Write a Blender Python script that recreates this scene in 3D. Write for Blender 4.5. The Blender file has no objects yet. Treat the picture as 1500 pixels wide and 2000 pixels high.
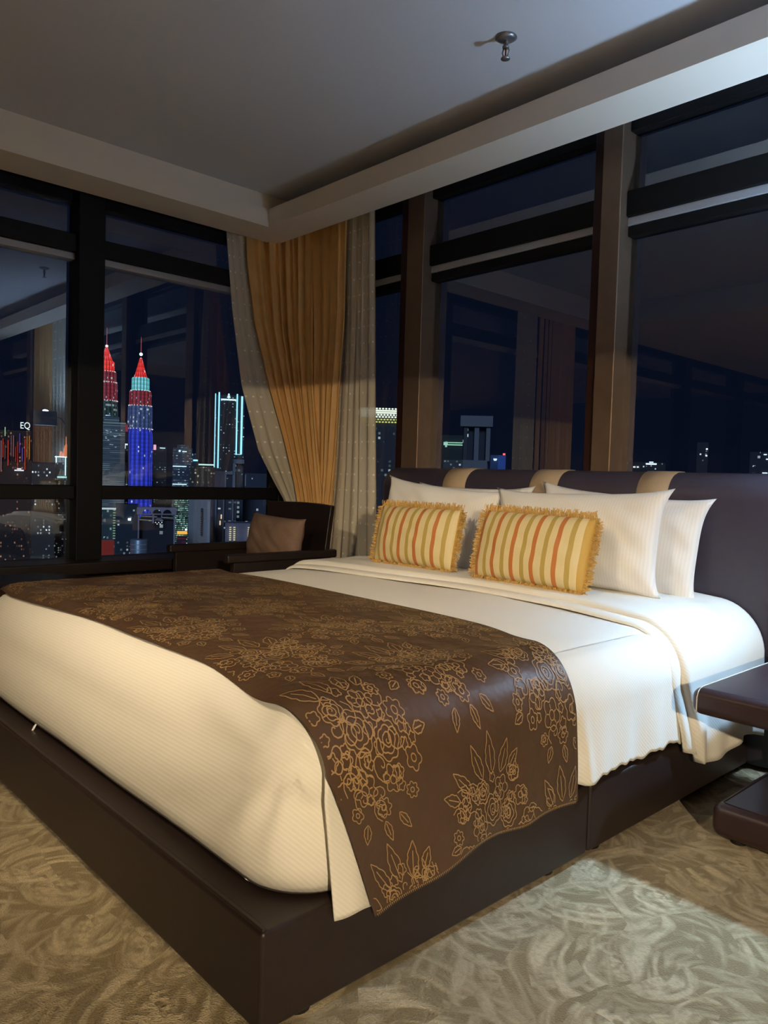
import bpy, bmesh, math, random
from mathutils import Vector, Matrix
random.seed(7)
sc = bpy.context.scene
PI = math.pi

# ---------------------------------------------------------------- camera
FPX = 1503.06
YAW, PITCH, ROLL = -0.82168, -0.045586, 0.0298966
CAM = Vector((0.0, 0.0, 1.05))
fw = Vector((math.sin(YAW) * math.cos(PITCH), math.cos(YAW) * math.cos(PITCH), math.sin(PITCH)))
rt = fw.cross(Vector((0, 0, 1))).normalized(); up = rt.cross(fw)
rt2 = rt * math.cos(ROLL) + up * math.sin(ROLL); up2 = -rt * math.sin(ROLL) + up * math.cos(ROLL)
cam = bpy.data.cameras.new('camera'); camo = bpy.data.objects.new('camera', cam)
sc.collection.objects.link(camo); sc.camera = camo
cam.sensor_fit = 'VERTICAL'; cam.sensor_height = 36.0; cam.lens = FPX / 2000 * 36
cam.clip_start = 0.05; cam.clip_end = 9000
m3 = Matrix((rt2, up2, -fw)).transposed().to_4x4(); m3.translation = CAM
camo.matrix_world = m3
def ray(x, y): return fw + rt2 * ((x - 750) / FPX) - up2 * ((y - 1000) / FPX)
def on_y(x, y, Y): d = ray(x, y); return CAM + d * (Y / d.y)
def on_x(x, y, X): d = ray(x, y); return CAM + d * (X / d.x)

# ---------------------------------------------------------------- view, world
sc.view_settings.view_transform = 'Standard'; sc.view_settings.look = 'None'
sc.view_settings.gamma = 1; sc.view_settings.use_curve_mapping = False
sc.view_settings.exposure = 0.0
w = bpy.data.worlds.new('night'); sc.world = w; w.use_nodes = True
w.node_tree.nodes['Background'].inputs[0].default_value = (0.0032, 0.0052, 0.0140, 1)
w.node_tree.nodes['Background'].inputs[1].default_value = 1.0

# ---------------------------------------------------------------- lights
FLOOR_P, BED_FILL_P, LAMP_P, CARPET_FILL_P = 560, 235, 78, 140
WARM = (1, .80, .52)
def spot(name, loc, power, col, size, blend, rad, rot=(0, 0, 0)):
    l = bpy.data.lights.new(name, 'SPOT'); l.energy = power; l.color = col; l.spot_size = size
    l.spot_blend = blend; l.shadow_soft_size = rad
    o = bpy.data.objects.new(name, l); o.location = loc; o.rotation_euler = rot; sc.collection.objects.link(o); return o
FLAMP = Vector((2.3, -1.0, 1.695))      # floor lamp behind the camera, its shade cuts the light off at eye height
spot('floor_lamp_light', FLAMP, FLOOR_P, WARM, math.radians(179.2), 0.006, 0.03)
BED_FILL = Vector((-1.5, -.30, 2.535))   # unseen spot added to brighten the bed top, tilted towards the pillows
spot('bed_fill_spot', BED_FILL, BED_FILL_P, WARM, math.radians(60), .9, .04, (math.radians(47), 0, math.radians(20)))
l = bpy.data.lights.new('city_glow', 'SUN'); l.energy = 1.1; l.color = (.55, .70, 1); l.angle = .3
o = bpy.data.objects.new('city_glow', l); sc.collection.objects.link(o)
o.rotation_euler = Vector((-.65, .6, -.35)).to_track_quat('-Z', 'Y').to_euler()
LAMP = Vector((-.55, 2.87, 1.58))      # wall reading lamp over the nightstand
l = bpy.data.lights.new('lamp_light', 'POINT'); l.energy = LAMP_P; l.color = (.50, .73, 1); l.shadow_soft_size = .06
o = bpy.data.objects.new('lamp_light', l); o.location = LAMP; sc.collection.objects.link(o)
spot('carpet_fill_spot', LAMP, CARPET_FILL_P, (.36, .66, 1), math.radians(100), 1.0, .03, (Vector((-.85, 1.35, 0)) - LAMP).to_track_quat('-Z', 'Y').to_euler())  # extra spot at the lamp, added to lift the cool light on the carpet

# ---------------------------------------------------------------- material helpers
class NT:
    def __init__(s, name):
        s.m = bpy.data.materials.new(name); s.m.use_nodes = True; s.t = s.m.node_tree
        s.b = s.t.nodes['Principled BSDF']; s.out = s.t.nodes['Material Output']
    def n(s, typ, **kw):
        nd = s.t.nodes.new(typ)
        for k, v in kw.items():
            if k.startswith('i_'):
                key = k[2:]; key = int(key) if key.isdigit() else key.replace('_', ' ')
                s.put(v, nd.inputs[key])
            else: setattr(nd, k, v)
        return nd
    def put(s, v, inp):
        if isinstance(v, bpy.types.NodeSocket): s.t.links.new(v, inp)
        else: inp.default_value = v
    def math(s, op, a, b=0.0, c=0.0, clamp=False):
        nd = s.t.nodes.new('ShaderNodeMath'); nd.operation = op; nd.use_clamp = clamp
        s.put(a, nd.inputs[0]); s.put(b, nd.inputs[1]); s.put(c, nd.inputs[2]); return nd.outputs[0]
    def mix(s, f, a, b):
        nd = s.t.nodes.new('ShaderNodeMix'); nd.data_type = 'RGBA'
        s.put(f, nd.inputs[0]); s.put(a, nd.inputs[6]); s.put(b, nd.inputs[7]); return nd.outputs[2]
    def coord(s, k='Object'): return s.t.nodes.new('ShaderNodeTexCoord').outputs[k]
    def xyz(s, v):
        nd = s.t.nodes.new('ShaderNodeSeparateXYZ'); s.put(v, nd.inputs[0]); return nd.outputs
    def noise(s, scale, detail=3, vec=None, rough=.5):
        nd = s.n('ShaderNodeTexNoise'); nd.inputs['Scale'].default_value = scale; nd.inputs['Detail'].default_value = detail
        nd.inputs['Roughness'].default_value = rough
        s.put(vec if vec else s.coord(), nd.inputs['Vector']); return nd.outputs[0]
    def bump(s, h, strength=.3, dist=.005):
        nd = s.n('ShaderNodeBump'); nd.inputs['Strength'].default_value = strength; nd.inputs['Distance'].default_value = dist
        s.put(h, nd.inputs['Height']); s.put(nd.outputs[0], s.b.inputs['Normal'])
    def set(s, **kw):
        for k, v in kw.items(): s.put(v, s.b.inputs[k.replace('_', ' ')])
def c4(c): return (c[0], c[1], c[2], 1)
def simple(name, col, rough=.6, metal=0, var=.0, vscale=20, bump=0, bscale=200, bdist=.002, spec=.5):
    t = NT(name); t.set(Roughness=rough, Metallic=metal); t.b.inputs['Specular IOR Level'].default_value = spec
    if var: t.set(Base_Color=t.mix(t.noise(vscale), c4([x * (1 - var) for x in col]), c4([min(1, x * (1 + var)) for x in col])))
    else: t.set(Base_Color=c4(col))
    if bump: t.bump(t.noise(bscale), bump, bdist)
    return t.m
def emit(name, col, st):
    t = NT(name); t.set(Base_Color=(0, 0, 0, 1), Emission_Color=c4(col), Emission_Strength=st, Roughness=1.0); return t.m

M = {}
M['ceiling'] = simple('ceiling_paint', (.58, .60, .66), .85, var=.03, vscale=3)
M['soffit'] = simple('soffit_paint', (.76, .70, .62), .8, var=.02, vscale=4)
M['wood'] = simple('dark_wood', (.014, .008, .007), .4, var=.3, vscale=8, bump=.1, bscale=60)
M['wallwood'] = simple('dark_panelling', (.07, .035, .028), .4, var=.25, vscale=6)
M['bronze'] = simple('bronze_frame', (.24, .165, .115), .5, .7, var=.15, vscale=14, bump=.05)
M['redframe'] = simple('dark_red_frame', (.035, .012, .010), .4, .2)
M['blackframe'] = simple('black_frame', (.004, .004, .005), .55, spec=.25)
M['band'] = simple('pale_window_band', (.40, .41, .45), .4, .2)  # pale strip set below each upper transom
M['leather'] = simple('brown_leather', (.020, .012, .011), .42, var=.25, vscale=40, bump=.25, bscale=350, bdist=.001)
M['nleather'] = simple('nightstand_leather', (.034, .018, .020), .33, var=.25, vscale=14, bump=.2, bscale=300, bdist=.001)
M['headfab'] = simple('headboard_upholstery', (.042, .033, .052), .42, var=.15, vscale=30, bump=.25, bscale=500, bdist=.001)
M['strip'] = simple('beige_strap', (.42, .31, .20), .6, var=.08, vscale=30, bump=.2, bscale=400, bdist=.001)
M['stitch'] = simple('pale_stitching', (.6, .55, .48), .7)
M['white'] = simple('white_metal', (.7, .7, .7), .4)
M['chrome'] = simple('sprinkler_metal', (.30, .30, .32), .35, .8)
M['cushbrown'] = simple('brown_cushion_fabric', (.20, .125, .09), .8, var=.15, vscale=60, bump=.3, bscale=500, bdist=.001)
M['seatbeige'] = simple('beige_seat_fabric', (.22, .17, .12), .8, var=.1, vscale=50)
M['black'] = simple('black_feet', (.008, .008, .008), .6)
M['backwall'] = simple('back_wall_panelling', (.035, .022, .018), .6, var=.2, vscale=5)

def linen(name, col, axis='Y', amt=.05, per=.0115):
    t = NT(name); x, y, z = t.xyz(t.coord())[:3]
    s = t.math('ADD', y, z) if axis == 'Y' else x
    wv = t.math('SINE', t.math('MULTIPLY', s, 2 * PI / per))
    k = t.math('MULTIPLY_ADD', wv, 2.0, .5, clamp=True)
    nz = t.noise(6, 4)
    base = t.mix(k, c4([c * (1 - amt) for c in col]), c4(col))
    t.set(Base_Color=base, Roughness=t.math('MULTIPLY_ADD', k, .2, .62))
    h = t.math('ADD', t.math('MULTIPLY', nz, 1.0), t.math('MULTIPLY', k, .035))
    t.bump(h, .35, .012)
    t.b.inputs['Sheen Weight'].default_value = .1
    return t.m
M['duvet'] = linen('white_striped_linen', (.80, .77, .70))
M['pillow'] = linen('white_pillow_linen', (.80, .78, .76), 'X', .05, .012)

def stripes():
    t = NT('cushion_stripes'); x, y, z = t.xyz(t.coord())[:3]
    cr = t.n('ShaderNodeValToRGB'); cr.color_ramp.interpolation = 'CONSTANT'
    e = cr.color_ramp.elements
    cream = (.72, .60, .34); seq = [(0, cream), (.13, (.46, .33, .08)), (.33, cream), (.40, cream), (.60, (.52, .16, .035)), (.80, cream), (.9, cream)]
    e[0].position = 0; e[0].color = c4(cream); e[1].position = .13; e[1].color = c4(seq[1][1])
    for p, c in seq[2:]: el = e.new(p); el.color = c4(c)
    f = t.math('FRACT', t.math('MULTIPLY', t.math('ADD', x, 5.015), 1 / .098))
    t.put(f, cr.inputs[0])
    edge = t.math('GREATER_THAN', x, .238)
    col = t.mix(edge, cr.outputs[0], (.55, .34, .07, 1))
    fine = t.noise(300, 2)
    t.set(Base_Color=t.mix(t.math('MULTIPLY', fine, .25), col, (.35, .25, .1, 1)), Roughness=.6)
    t.bump(t.noise(18, 3), .25, .004); return t.m
M['stripes'] = stripes()
M['fringe'] = simple('gold_fringe', (.66, .42, .13), .7, var=.35, vscale=60)
M['satin'] = simple('brown_satin', (.078, .042, .021), .45, var=.25, vscale=5, bump=.35, bscale=9, bdist=.02)
M['gold'] = simple('gold_embroidery', (.36, .225, .10), .5)
M['drape'] = simple('gold_brown_drape', (.70, .41, .145), .6, var=.15, vscale=12, bump=.2, bscale=300, bdist=.001)

def sheer():
    t = NT('sheer_fabric'); tr = t.n('ShaderNodeBsdfTransparent'); mx = t.n('ShaderNodeMixShader')
    t.set(Base_Color=(.66, .60, .49, 1), Roughness=.8)
    mx.inputs[0].default_value = .88
    t.t.links.new(tr.outputs[0], mx.inputs[1]); t.t.links.new(t.b.outputs[0], mx.inputs[2])
    t.t.links.new(mx.outputs[0], t.out.inputs[0]); return t.m
M['sheer'] = sheer(); M['dots'] = simple('woven_squares', (.92, .88, .78), .3)

def glass():
    t = NT('window_glass'); tr = t.n('ShaderNodeBsdfTransparent'); gl = t.n('ShaderNodeBsdfGlossy'); mx = t.n('ShaderNodeMixShader')
    tr.inputs[0].default_value = (.90, .93, .95, 1); gl.inputs['Roughness'].default_value = .0; gl.inputs[0].default_value = (.85, .92, 1, 1)
    fr = t.n('ShaderNodeFresnel'); fr.inputs[0].default_value = 1.5
    geo = t.n('ShaderNodeNewGeometry')
    t.put(t.math('MULTIPLY', t.math('MULTIPLY_ADD', fr.outputs[0], 3.8, .01, clamp=True), t.math('SUBTRACT', 1.0, geo.outputs['Backfacing'])), mx.inputs[0])
    t.t.links.new(tr.outputs[0], mx.inputs[1]); t.t.links.new(gl.outputs[0], mx.inputs[2])
    t.t.links.new(mx.outputs[0], t.out.inputs[0]); t.t.nodes.remove(t.b); return t.m
M['glass'] = glass()

def carpet():
    t = NT('swirl_carpet'); co = t.coord()
    def vm(op, a, b=None, c=None):
        n = t.n('ShaderNodeVectorMath', operation=op); t.put(a, n.inputs[0])
        if b is not None: t.put(b, n.inputs[1])
        if c is not None: t.put(c, n.inputs[2])
        return n.outputs[0]
    wob = t.n('ShaderNodeTexNoise'); wob.inputs['Scale'].default_value = 2.5; t.put(co, wob.inputs['Vector'])
    p0 = vm('MULTIPLY', vm('MULTIPLY_ADD', wob.outputs['Color'], (.16, .16, 0), co), (1, 1, 0))
    def layer(sc_, off, fr):
        p = vm('ADD', p0, off)
        v = t.n('ShaderNodeTexVoronoi'); v.inputs['Scale'].default_value = sc_; t.put(p, v.inputs['Vector'])
        d = vm('SUBTRACT', p, v.outputs['Position'])
        ctr = vm('MULTIPLY_ADD', v.outputs['Color'], (.34, .34, 0), (-.17, -.17, 0))
        e = vm('SUBTRACT', d, ctr); x, y, _ = t.xyz(e)[:3]
        r = t.math('SQRT', t.math('ADD', t.math('MULTIPLY', x, x), t.math('MULTIPLY', y, y)))
        an = t.math('ARCTAN2', y, x)
        # fan of comma strokes: broken arcs whose ends are ragged
        cv = t.n('ShaderNodeCombineXYZ'); t.put(t.math('MULTIPLY', r, 34), cv.inputs[0]); t.put(t.math('MULTIPLY', an, .95), cv.inputs[1]); t.put(v.outputs['Color'], cv.inputs[2])
        st = t.n('ShaderNodeTexNoise'); st.inputs['Scale'].default_value = 1.0; st.inputs['Detail'].default_value = 1.5; st.inputs['Roughness'].default_value = .6
        t.put(cv.outputs[0], st.inputs['Vector'])
        k = t.math('MULTIPLY_ADD', st.outputs[0], 6.0, -2.8, clamp=True)
        fade = t.math('MULTIPLY_ADD', t.math('MULTIPLY', v.outputs['Distance'], sc_ / sc_), -.9, 1.15, clamp=True)
        return t.math('MULTIPLY', k, fade)
    streak = t.math('MAXIMUM', layer(5.2, (0, 0, 0), 110), t.math('MULTIPLY', layer(5.0, (3.3, 1.7, 0), 90), .8))
    pile = t.noise(230, 2); big = t.noise(3, 3)
    streak = t.math('MULTIPLY', streak, t.math('MULTIPLY_ADD', t.noise(90, 2), 1.4, .2, clamp=True))
    base = t.mix(big, (.26, .190, .082, 1), (.35, .265, .125, 1))
    base = t.mix(t.math('MULTIPLY', pile, .6), base, (.09, .065, .04, 1))
    t.set(Base_Color=t.mix(t.math('MULTIPLY', streak, .9), base, (.70, .58, .37, 1)), Roughness=.95)
    t.b.inputs['Sheen Weight'].default_value = .2
    t.bump(t.math('ADD', t.math('MULTIPLY', streak, .6), pile), .8, .006); return t.m
M['carpet'] = carpet()

def facade(name, wall, lit, cw, ch, dens, st, fill=(.6, .5), glow=None, seed=0.0):
    """dark facade with a grid of windows, some of them lit"""
    t = NT(name); x, y, z = t.xyz(t.coord())[:3]
    u = t.math('DIVIDE', t.math('ADD', x, y), cw); v = t.math('DIVIDE', z, ch)
    cv = t.n('ShaderNodeCombineXYZ'); t.put(t.math('FLOOR', u), cv.inputs[0]); t.put(t.math('FLOOR', v), cv.inputs[1]); cv.inputs[2].default_value = seed
    wn = t.n('ShaderNodeTexWhiteNoise', noise_dimensions='3D'); t.put(cv.outputs[0], wn.inputs['Vector'])
    cl = t.noise(.05, 2)
    on = t.math('GREATER_THAN', t.math('ADD', wn.outputs['Value'], t.math('MULTIPLY_ADD', cl, .8, -.4)), 1 - dens)
    fu = t.math('LESS_THAN', t.math('FRACT', u), fill[0]); fv = t.math('LESS_THAN', t.math('FRACT', v), fill[1])
    k = t.math('MULTIPLY', t.math('MULTIPLY', on, fu), fv)
    k = t.math('MULTIPLY', k, t.math('MULTIPLY_ADD', t.math('POWER', t.xyz(wn.outputs['Color'])[1], 2.5), 1.3, .12))
    t.set(Base_Color=c4(wall), Roughness=.7, Emission_Color=c4(lit), Emission_Strength=t.math('MULTIPLY', k, st))
    return t.m

# ---------------------------------------------------------------- mesh helpers
COL = sc.collection
def link(name, me, mat=None, parent=None):
    o = bpy.data.objects.new(name, me); COL.objects.link(o)
    for m in (mat if isinstance(mat, (list, tuple)) else [mat] if mat else []): me.materials.append(m)
    if parent: o.parent = parent
    return o
def tag(o, label=None, cat=None, group=None, kind=None):
    if label: o['label'] = label
    if cat: o['category'] = cat
    if group: o['group'] = group
    if kind: o['kind'] = kind
    return o
def empty(name, loc, rz=0):
    o = bpy.data.objects.new(name, None); COL.objects.link(o); o.location = loc; o.rotation_euler = (0, 0, rz); o.empty_display_size = .1; return o
class MB:
    def __init__(s): s.v = []; s.f = []; s.mi = []
    def add(s, vs, fs, mi=0):
        n = len(s.v); s.v += [tuple(p) for p in vs]; s.f += [tuple(i + n for i in f) for f in fs]; s.mi += [mi] * len(fs)
    def box(s, a, b, mi=0):
        (x0, y0, z0), (x1, y1, z1) = a, b
        s.add([(x0, y0, z0), (x1, y0, z0), (x1, y1, z0), (x0, y1, z0), (x0, y0, z1), (x1, y0, z1), (x1, y1, z1), (x0, y1, z1)],
              [(3, 2, 1, 0), (4, 5, 6, 7), (0, 1, 5, 4), (1, 2, 6, 5), (2, 3, 7, 6), (3, 0, 4, 7)], mi)
    def grid(s, nu, nv, fn, mi=0, close=False):
        vs = [fn(i / nu, j / nv) for i in range(nu + 1) for j in range(nv + 1)]
        fs = [(i * (nv + 1) + j, (i + 1) * (nv + 1) + j, (i + 1) * (nv + 1) + j + 1, i * (nv + 1) + j + 1) for i in range(nu) for j in range(nv)]
        s.add(vs, fs, mi)
    def lathe(s, prof, c=(0, 0, 0), seg=24, mi=0):
        n = len(prof); vs = []; fs = []
        for k in range(seg):
            a = 2 * PI * k / seg
            for r, z in prof: vs.append((c[0] + r * math.cos(a), c[1] + r * math.sin(a), c[2] + z))
        for k in range(seg):
            k2 = (k + 1) % seg
            for j in range(n - 1): fs.append((k * n + j, k2 * n + j, k2 * n + j + 1, k * n + j + 1))
        s.add(vs, fs, mi)
    def tube(s, pts, r, seg=6, mi=0, closed=False):
        pts = [Vector(p) for p in pts]; n = len(pts); vs = []; fs = []
        for i, p in enumerate(pts):
            a = pts[(i - 1) % n] if (closed or i) else p; b = pts[(i + 1) % n] if (closed or i < n - 1) else p
            d = (b - a).normalized(); q = Vector((0, 0, 1)) if abs(d.z) < .9 else Vector((1, 0, 0))
            e1 = d.cross(q).normalized(); e2 = d.cross(e1)
            rr = r[i] if isinstance(r, (list, tuple)) else r
            for k in range(seg):
                t = 2 * PI * k / seg; vs.append(p + e1 * rr * math.cos(t) + e2 * rr * math.sin(t))
        for i in range(n if closed else n - 1):
            i2 = (i + 1) % n
            for k in range(seg): k2 = (k + 1) % seg; fs.append((i * seg + k, i2 * seg + k, i2 * seg + k2, i * seg + k2))
        if not closed: fs += [tuple(range(seg)), tuple((n - 1) * seg + k for k in range(seg))]
        s.add(vs, fs, mi)
    def build(s, name, mat, parent=None, smooth=False, bevel=0, seg=2, thick=0, sub=0):
        me = bpy.data.meshes.new(name); me.from_pydata(s.v, [], s.f); me.update()
        bm = bmesh.new(); bm.from_mesh(me); bmesh.ops.recalc_face_normals(bm, faces=bm.faces[:]); bm.to_mesh(me); bm.free()
        o = link(name, me, mat, parent)
        for p, mi in zip(me.polygons, s.mi): p.material_index = mi
        if smooth: me.polygons.foreach_set('use_smooth', [True] * len(me.polygons))
        if bevel:
            b = o.modifiers.new('b', 'BEVEL'); b.width = bevel; b.segments = seg; b.limit_method = 'ANGLE'
            me.polygons.foreach_set('use_smooth', [True] * len(me.polygons)); b.harden_normals = True
        if thick: t = o.modifiers.new('t', 'SOLIDIFY'); t.thickness = thick; t.offset = -1
        if sub: t = o.modifiers.new('s', 'SUBSURF'); t.levels = sub; t.render_levels = sub
        return o
def boxo(name, a, b, mat, parent=None, bevel=0, seg=2):
    m = MB(); m.box(a, b); return m.build(name, mat, parent, bevel=bevel, seg=seg)
def struct(o): o['kind'] = 'structure'; return o
def ss(a, b, x): t = max(0, min(1, (x - a) / (b - a))); return t * t * (3 - 2 * t)
def hsh(*a): return (math.sin(sum(v * k for v, k in zip(a, (12.9898, 78.233, 37.719)))) * 43758.5453) % 1

# ---------------------------------------------------------------- room shell
XL, YR, XE, YB, ZT = -4.42, 3.20, 2.6, -6.2, 2.56      # window planes, far sides, lower ceiling
LX0, LX1, LY0, LY1 = -4.0, 1.4, -.2, 2.69              # recess inner lip
struct(boxo('floor', (XL - .3, YB - .1, -.12), (XE + .1, YR + .3, 0), M['carpet']))
m = MB(); zs, zl, zc = 2.549, 2.657, 2.75
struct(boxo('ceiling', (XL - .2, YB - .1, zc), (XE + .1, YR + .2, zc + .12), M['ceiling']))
OX, OY = -4.27, 2.93                                   # soffit outer edge; curtain pocket beyond
def ring(mb, x0, x1, y0, y1, X0, X1, Y0, Y1, z0, z1):
    mb.box((X0, Y0, z0), (x0, Y1, z1)); mb.box((x1, Y0, z0), (X1, Y1, z1))
    mb.box((x0, y1, z0), (x1, Y1, z1)); mb.box((x0, Y0, z0), (x1, y0, z1))
m = MB()
ring(m, LX0, LX1, LY0, LY1, OX, XE, YB, OY, zs, zl)
ring(m, LX0 - .03, LX1 + .03, LY0 - .03, LY1 + .17, OX, XE, YB, OY, zl, zc)
tr1 = struct(m.build('trim_1', M['soffit']))
# pelmet void above the curtains is closed by the window heads
struct(boxo('wall_back', (XL - .2, YB - .12, 0), (XE + .1, YB, zc), M['backwall']))
struct(boxo('wall_right', (XE, YB, 0), (XE + .12, YR + .2, zc), M['backwall']))
# low panelled wall under the headboard window
struct(boxo('wall_headboard', (XL, YR - .05, 0), (XE, YR + .12, .56), M['wallwood']))
struct(boxo('wall_left', (XL - .12, YB, 0), (XL + .04, YR - .05, .50), M['wood']))
boxp = struct(boxo('trim_2', (-1.05, 2.99, 0), (2.5, 3.10, 1.10), M['wallwood'], bevel=.01))

# ---------------------------------------------------------------- windows
W1 = struct(empty('window_1', (XL, 0, .5)))
def wpart(name, a, b, mat, root, bevel=.006, lab=None):
    o = boxo(name, a, b, mat, None, bevel=bevel); o.parent = root; o.matrix_parent_inverse = Matrix.Translation(-root.location)
    if lab: o['label'] = lab
    return o
mY = [(1.67, 1.82), (3.04, 3.20), (.27, .42), (-1.13, -.98), (-2.6, -2.45), (-4.1, -3.95)]
for a, b in mY: wpart('mullion', (XL - .06, a, .5), (XL + .09, b, zc), M['blackframe'], W1)
for a, b in [(1.82, 3.04), (.42, 1.67), (-.98, .27), (-2.45, -1.13), (-3.95, -2.6), (YB, -4.1)]:
    wpart('lower_transom', (XL - .04, a, .872), (XL + .07, b, .950), M['blackframe'], W1)
    wpart('upper_transom', (XL - .04, a, 2.245), (XL + .06, b, 2.345), M['blackframe'], W1)
    wpart('transom_band', (XL - .03, a, 2.208), (XL + .035, b, 2.245), M['band'], W1, .003, 'pale bead under the dark upper transom')
    wpart('head_rail', (XL - .04, a, 2.52), (XL + .03, b, zc), M['blackframe'], W1)
    for z0, z1 in ((.53, .872), (.950, 2.208), (2.345, 2.52)):
        wpart('glass', (XL - .012, a, z0), (XL - .004, b, z1), M['glass'], W1, 0)
wpart('window_sill', (XL - .10, YB, .46), (XL + .22, YR - .16, .53), M['wood'], W1, .01)
W2 = struct(empty('window_2', (0, YR, .5)))
k = 1.039
mX = [(-3.28, -3.075), (-2.01, -1.855), (-.74, -.56), (.56, .745), (1.84, 2.0)]
for a, b in mX:
    c = a + (b - a) * .36
    wpart('mullion', (a, YR - .075, .5), (c, YR + .06, zc), M['redframe'], W2, lab='narrow dark red edge post')
    mm = wpart('mullion', (c, YR - .10, .5), (b, YR + .06, zc), M['bronze'], W2, lab='bronze front post')
xs = [XL + .12] + [v for ab in mX for v in ab] + [XE]
for a, b in zip(xs[0::2], xs[1::2]):
    wpart('upper_transom', (a, YR - .05, 2.245), (b, YR + .05, 2.36), M['blackframe'], W2)
    wpart('transom_band', (a, YR - .035, 2.208), (b, YR + .03, 2.245), M['band'], W2, .003, 'pale bead under the dark upper transom')
    wpart('pane_frame', (a, YR - .03, 2.160), (b, YR + .03, 2.208), M['blackframe'], W2)
    wpart('head_rail', (a, YR - .04, 2.62), (b, YR + .03, zc), M['blackframe'], W2)
    wpart('glass', (a, YR + .004, .56), (b, YR + .012, 2.160), M['glass'], W2, 0)
    wpart('glass', (a, YR + .004, 2.36), (b, YR + .012, 2.62), M['glass'], W2, 0)

# ---------------------------------------------------------------- ceiling sprinkler
sx, sy = -1.94, 2.37
sp = tag(empty('ceiling_sprinkler', (sx, sy, zc)), 'small metal fire sprinkler hanging from the grey ceiling', 'sprinkler')
m = MB(); m.lathe([(0, 0), (.040, 0), (.042, -.004), (.030, -.012), (.012, -.016), (0, -.016)], seg=28); m.build('escutcheon_plate', M['chrome'], sp, True)
m = MB(); m.lathe([(.009, -.014), (.009, -.034), (.013, -.036), (.013, -.042), (0, -.043)], seg=14)
for s in (-1, 1): m.tube([(s * .010, 0, -.040), (s * .016, 0, -.055), (s * .010, 0, -.072), (0, 0, -.078)], .003)
m.build('frame_arms', M['chrome'], sp, True)
m = MB(); m.lathe([(0, -.078), (.017, -.079), (.018, -.083), (0, -.084)], seg=20); m.build('deflector', M['chrome'], sp, True)
m = MB(); m.lathe([(0, -.042), (.003, -.043), (.003, -.074), (0, -.076)], seg=8); m.build('glass_bulb', simple('sprinkler_bulb', (.25, .02, .01), .2), sp, True)

# ---------------------------------------------------------------- downlight ring for the added, unseen bed fill
dl = tag(empty('fillspot', (BED_FILL.x, BED_FILL.y, zs)), 'white ring for an added unseen downlight in the ceiling behind the bed foot', 'ceiling light')
m = MB(); m.lathe([(.045, 0), (.065, 0), (.067, -.006), (.045, -.006), (.045, 0)], seg=28); m.build('trim_ring', M['white'], dl, True)

# ---------------------------------------------------------------- bed
BX0, BX1, BY0, BY1 = -3.20, -1.13, .78, 2.94
bed = tag(empty('bed', ((BX0 + BX1) / 2, (BY0 + BY1) / 2, 0)), 'large dark leather platform bed with a strapped headboard and white mattress', 'bed')
bl = bed.location.copy()
def bpart(o): o.parent = bed; o.matrix_parent_inverse = Matrix.Translation(-bl); return o
def base_mb(y0, y1):
    m = MB(); m.box((BX0, y0, .022), (BX1, y1, .215)); return m
bpart(base_mb(BY0, 1.858).build('base', M['leather'], bevel=.010, seg=3))
bpart(base_mb(1.866, BY1).build('base', M['leather'], bevel=.010, seg=3))
for x in (BX0 + .07, BX1 - .05):
    for y in (BY0 + .12, 1.72, 1.95, BY1 - .15):
        m = MB(); m.lathe([(0, 0), (.028, 0), (.033, .024), (0, .024)], (x, y, 0), 16); bpart(m.build('foot', M['black'], smooth=False))
bpart(boxo('piping', (BX0 + .004, BY0 + .004, .212), (BX1 - .004, BY0 + .016, .219), M['leather'], bevel=.003))
# headboard: extruded rounded profile
HX0, HX1, HY, HT = -3.20, -1.06, 2.95, 1.105
def head_prof(off=0):
    r = .105; p = [(HY - off, .02)]
    p.append((HY - off, HT - r))
    for i in range(1, 11):
        a = PI / 2 * i / 10; p.append((HY + r - (r + off) * math.cos(a), HT - r + (r + off) * math.sin(a)))
    p.append((HY + .15, HT + off)); p.append((HY + .155, HT - .03)); p.append((HY + .155, .02)); return p
def extr(x0, x1, prof, rnd=.03, caps=True):
    m = MB(); n = len(prof); sl = [(x0, .02 if rnd else 0), (x0 + rnd * .3, .006 if rnd else 0), (x0 + rnd, 0), (x1 - rnd, 0), (x1 - rnd * .3, .006 if rnd else 0), (x1, .02 if rnd else 0)]
    vs = []; cy = sum(p[0] for p in prof) / n
    for x, ins in sl:
        for y, z in prof: vs.append((x, y + (ins if y < cy else -ins), z - (ins if z > .5 else 0)))
    fs = [(i * n + j, (i + 1) * n + j, (i + 1) * n + (j + 1) % n, i * n + (j + 1) % n) for i in range(len(sl) - 1) for j in range(n)]
    fs += [tuple(range(n)), tuple((len(sl) - 1) * n + j for j in range(n))]
    m.add(vs, fs); return m
hb = bpart(extr(HX0, HX1, head_prof(), .03).build('headboard', M['headfab'], smooth=True))
for a, b in ((-2.735, -2.575), (-2.185, -2.025), (-1.64, -1.495)):
    st = extr(a, b, [(y, z) for y, z in head_prof(.004) if z > .4] + [(HY + .16, .5), (HY - .004, .5)], .006)
    o = st.build('strap', M['strip'], smooth=True); o.parent = hb; o['label'] = 'beige strap over the dark headboard'
for x in (-2.36 + .0, -1.83):
    pass
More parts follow.
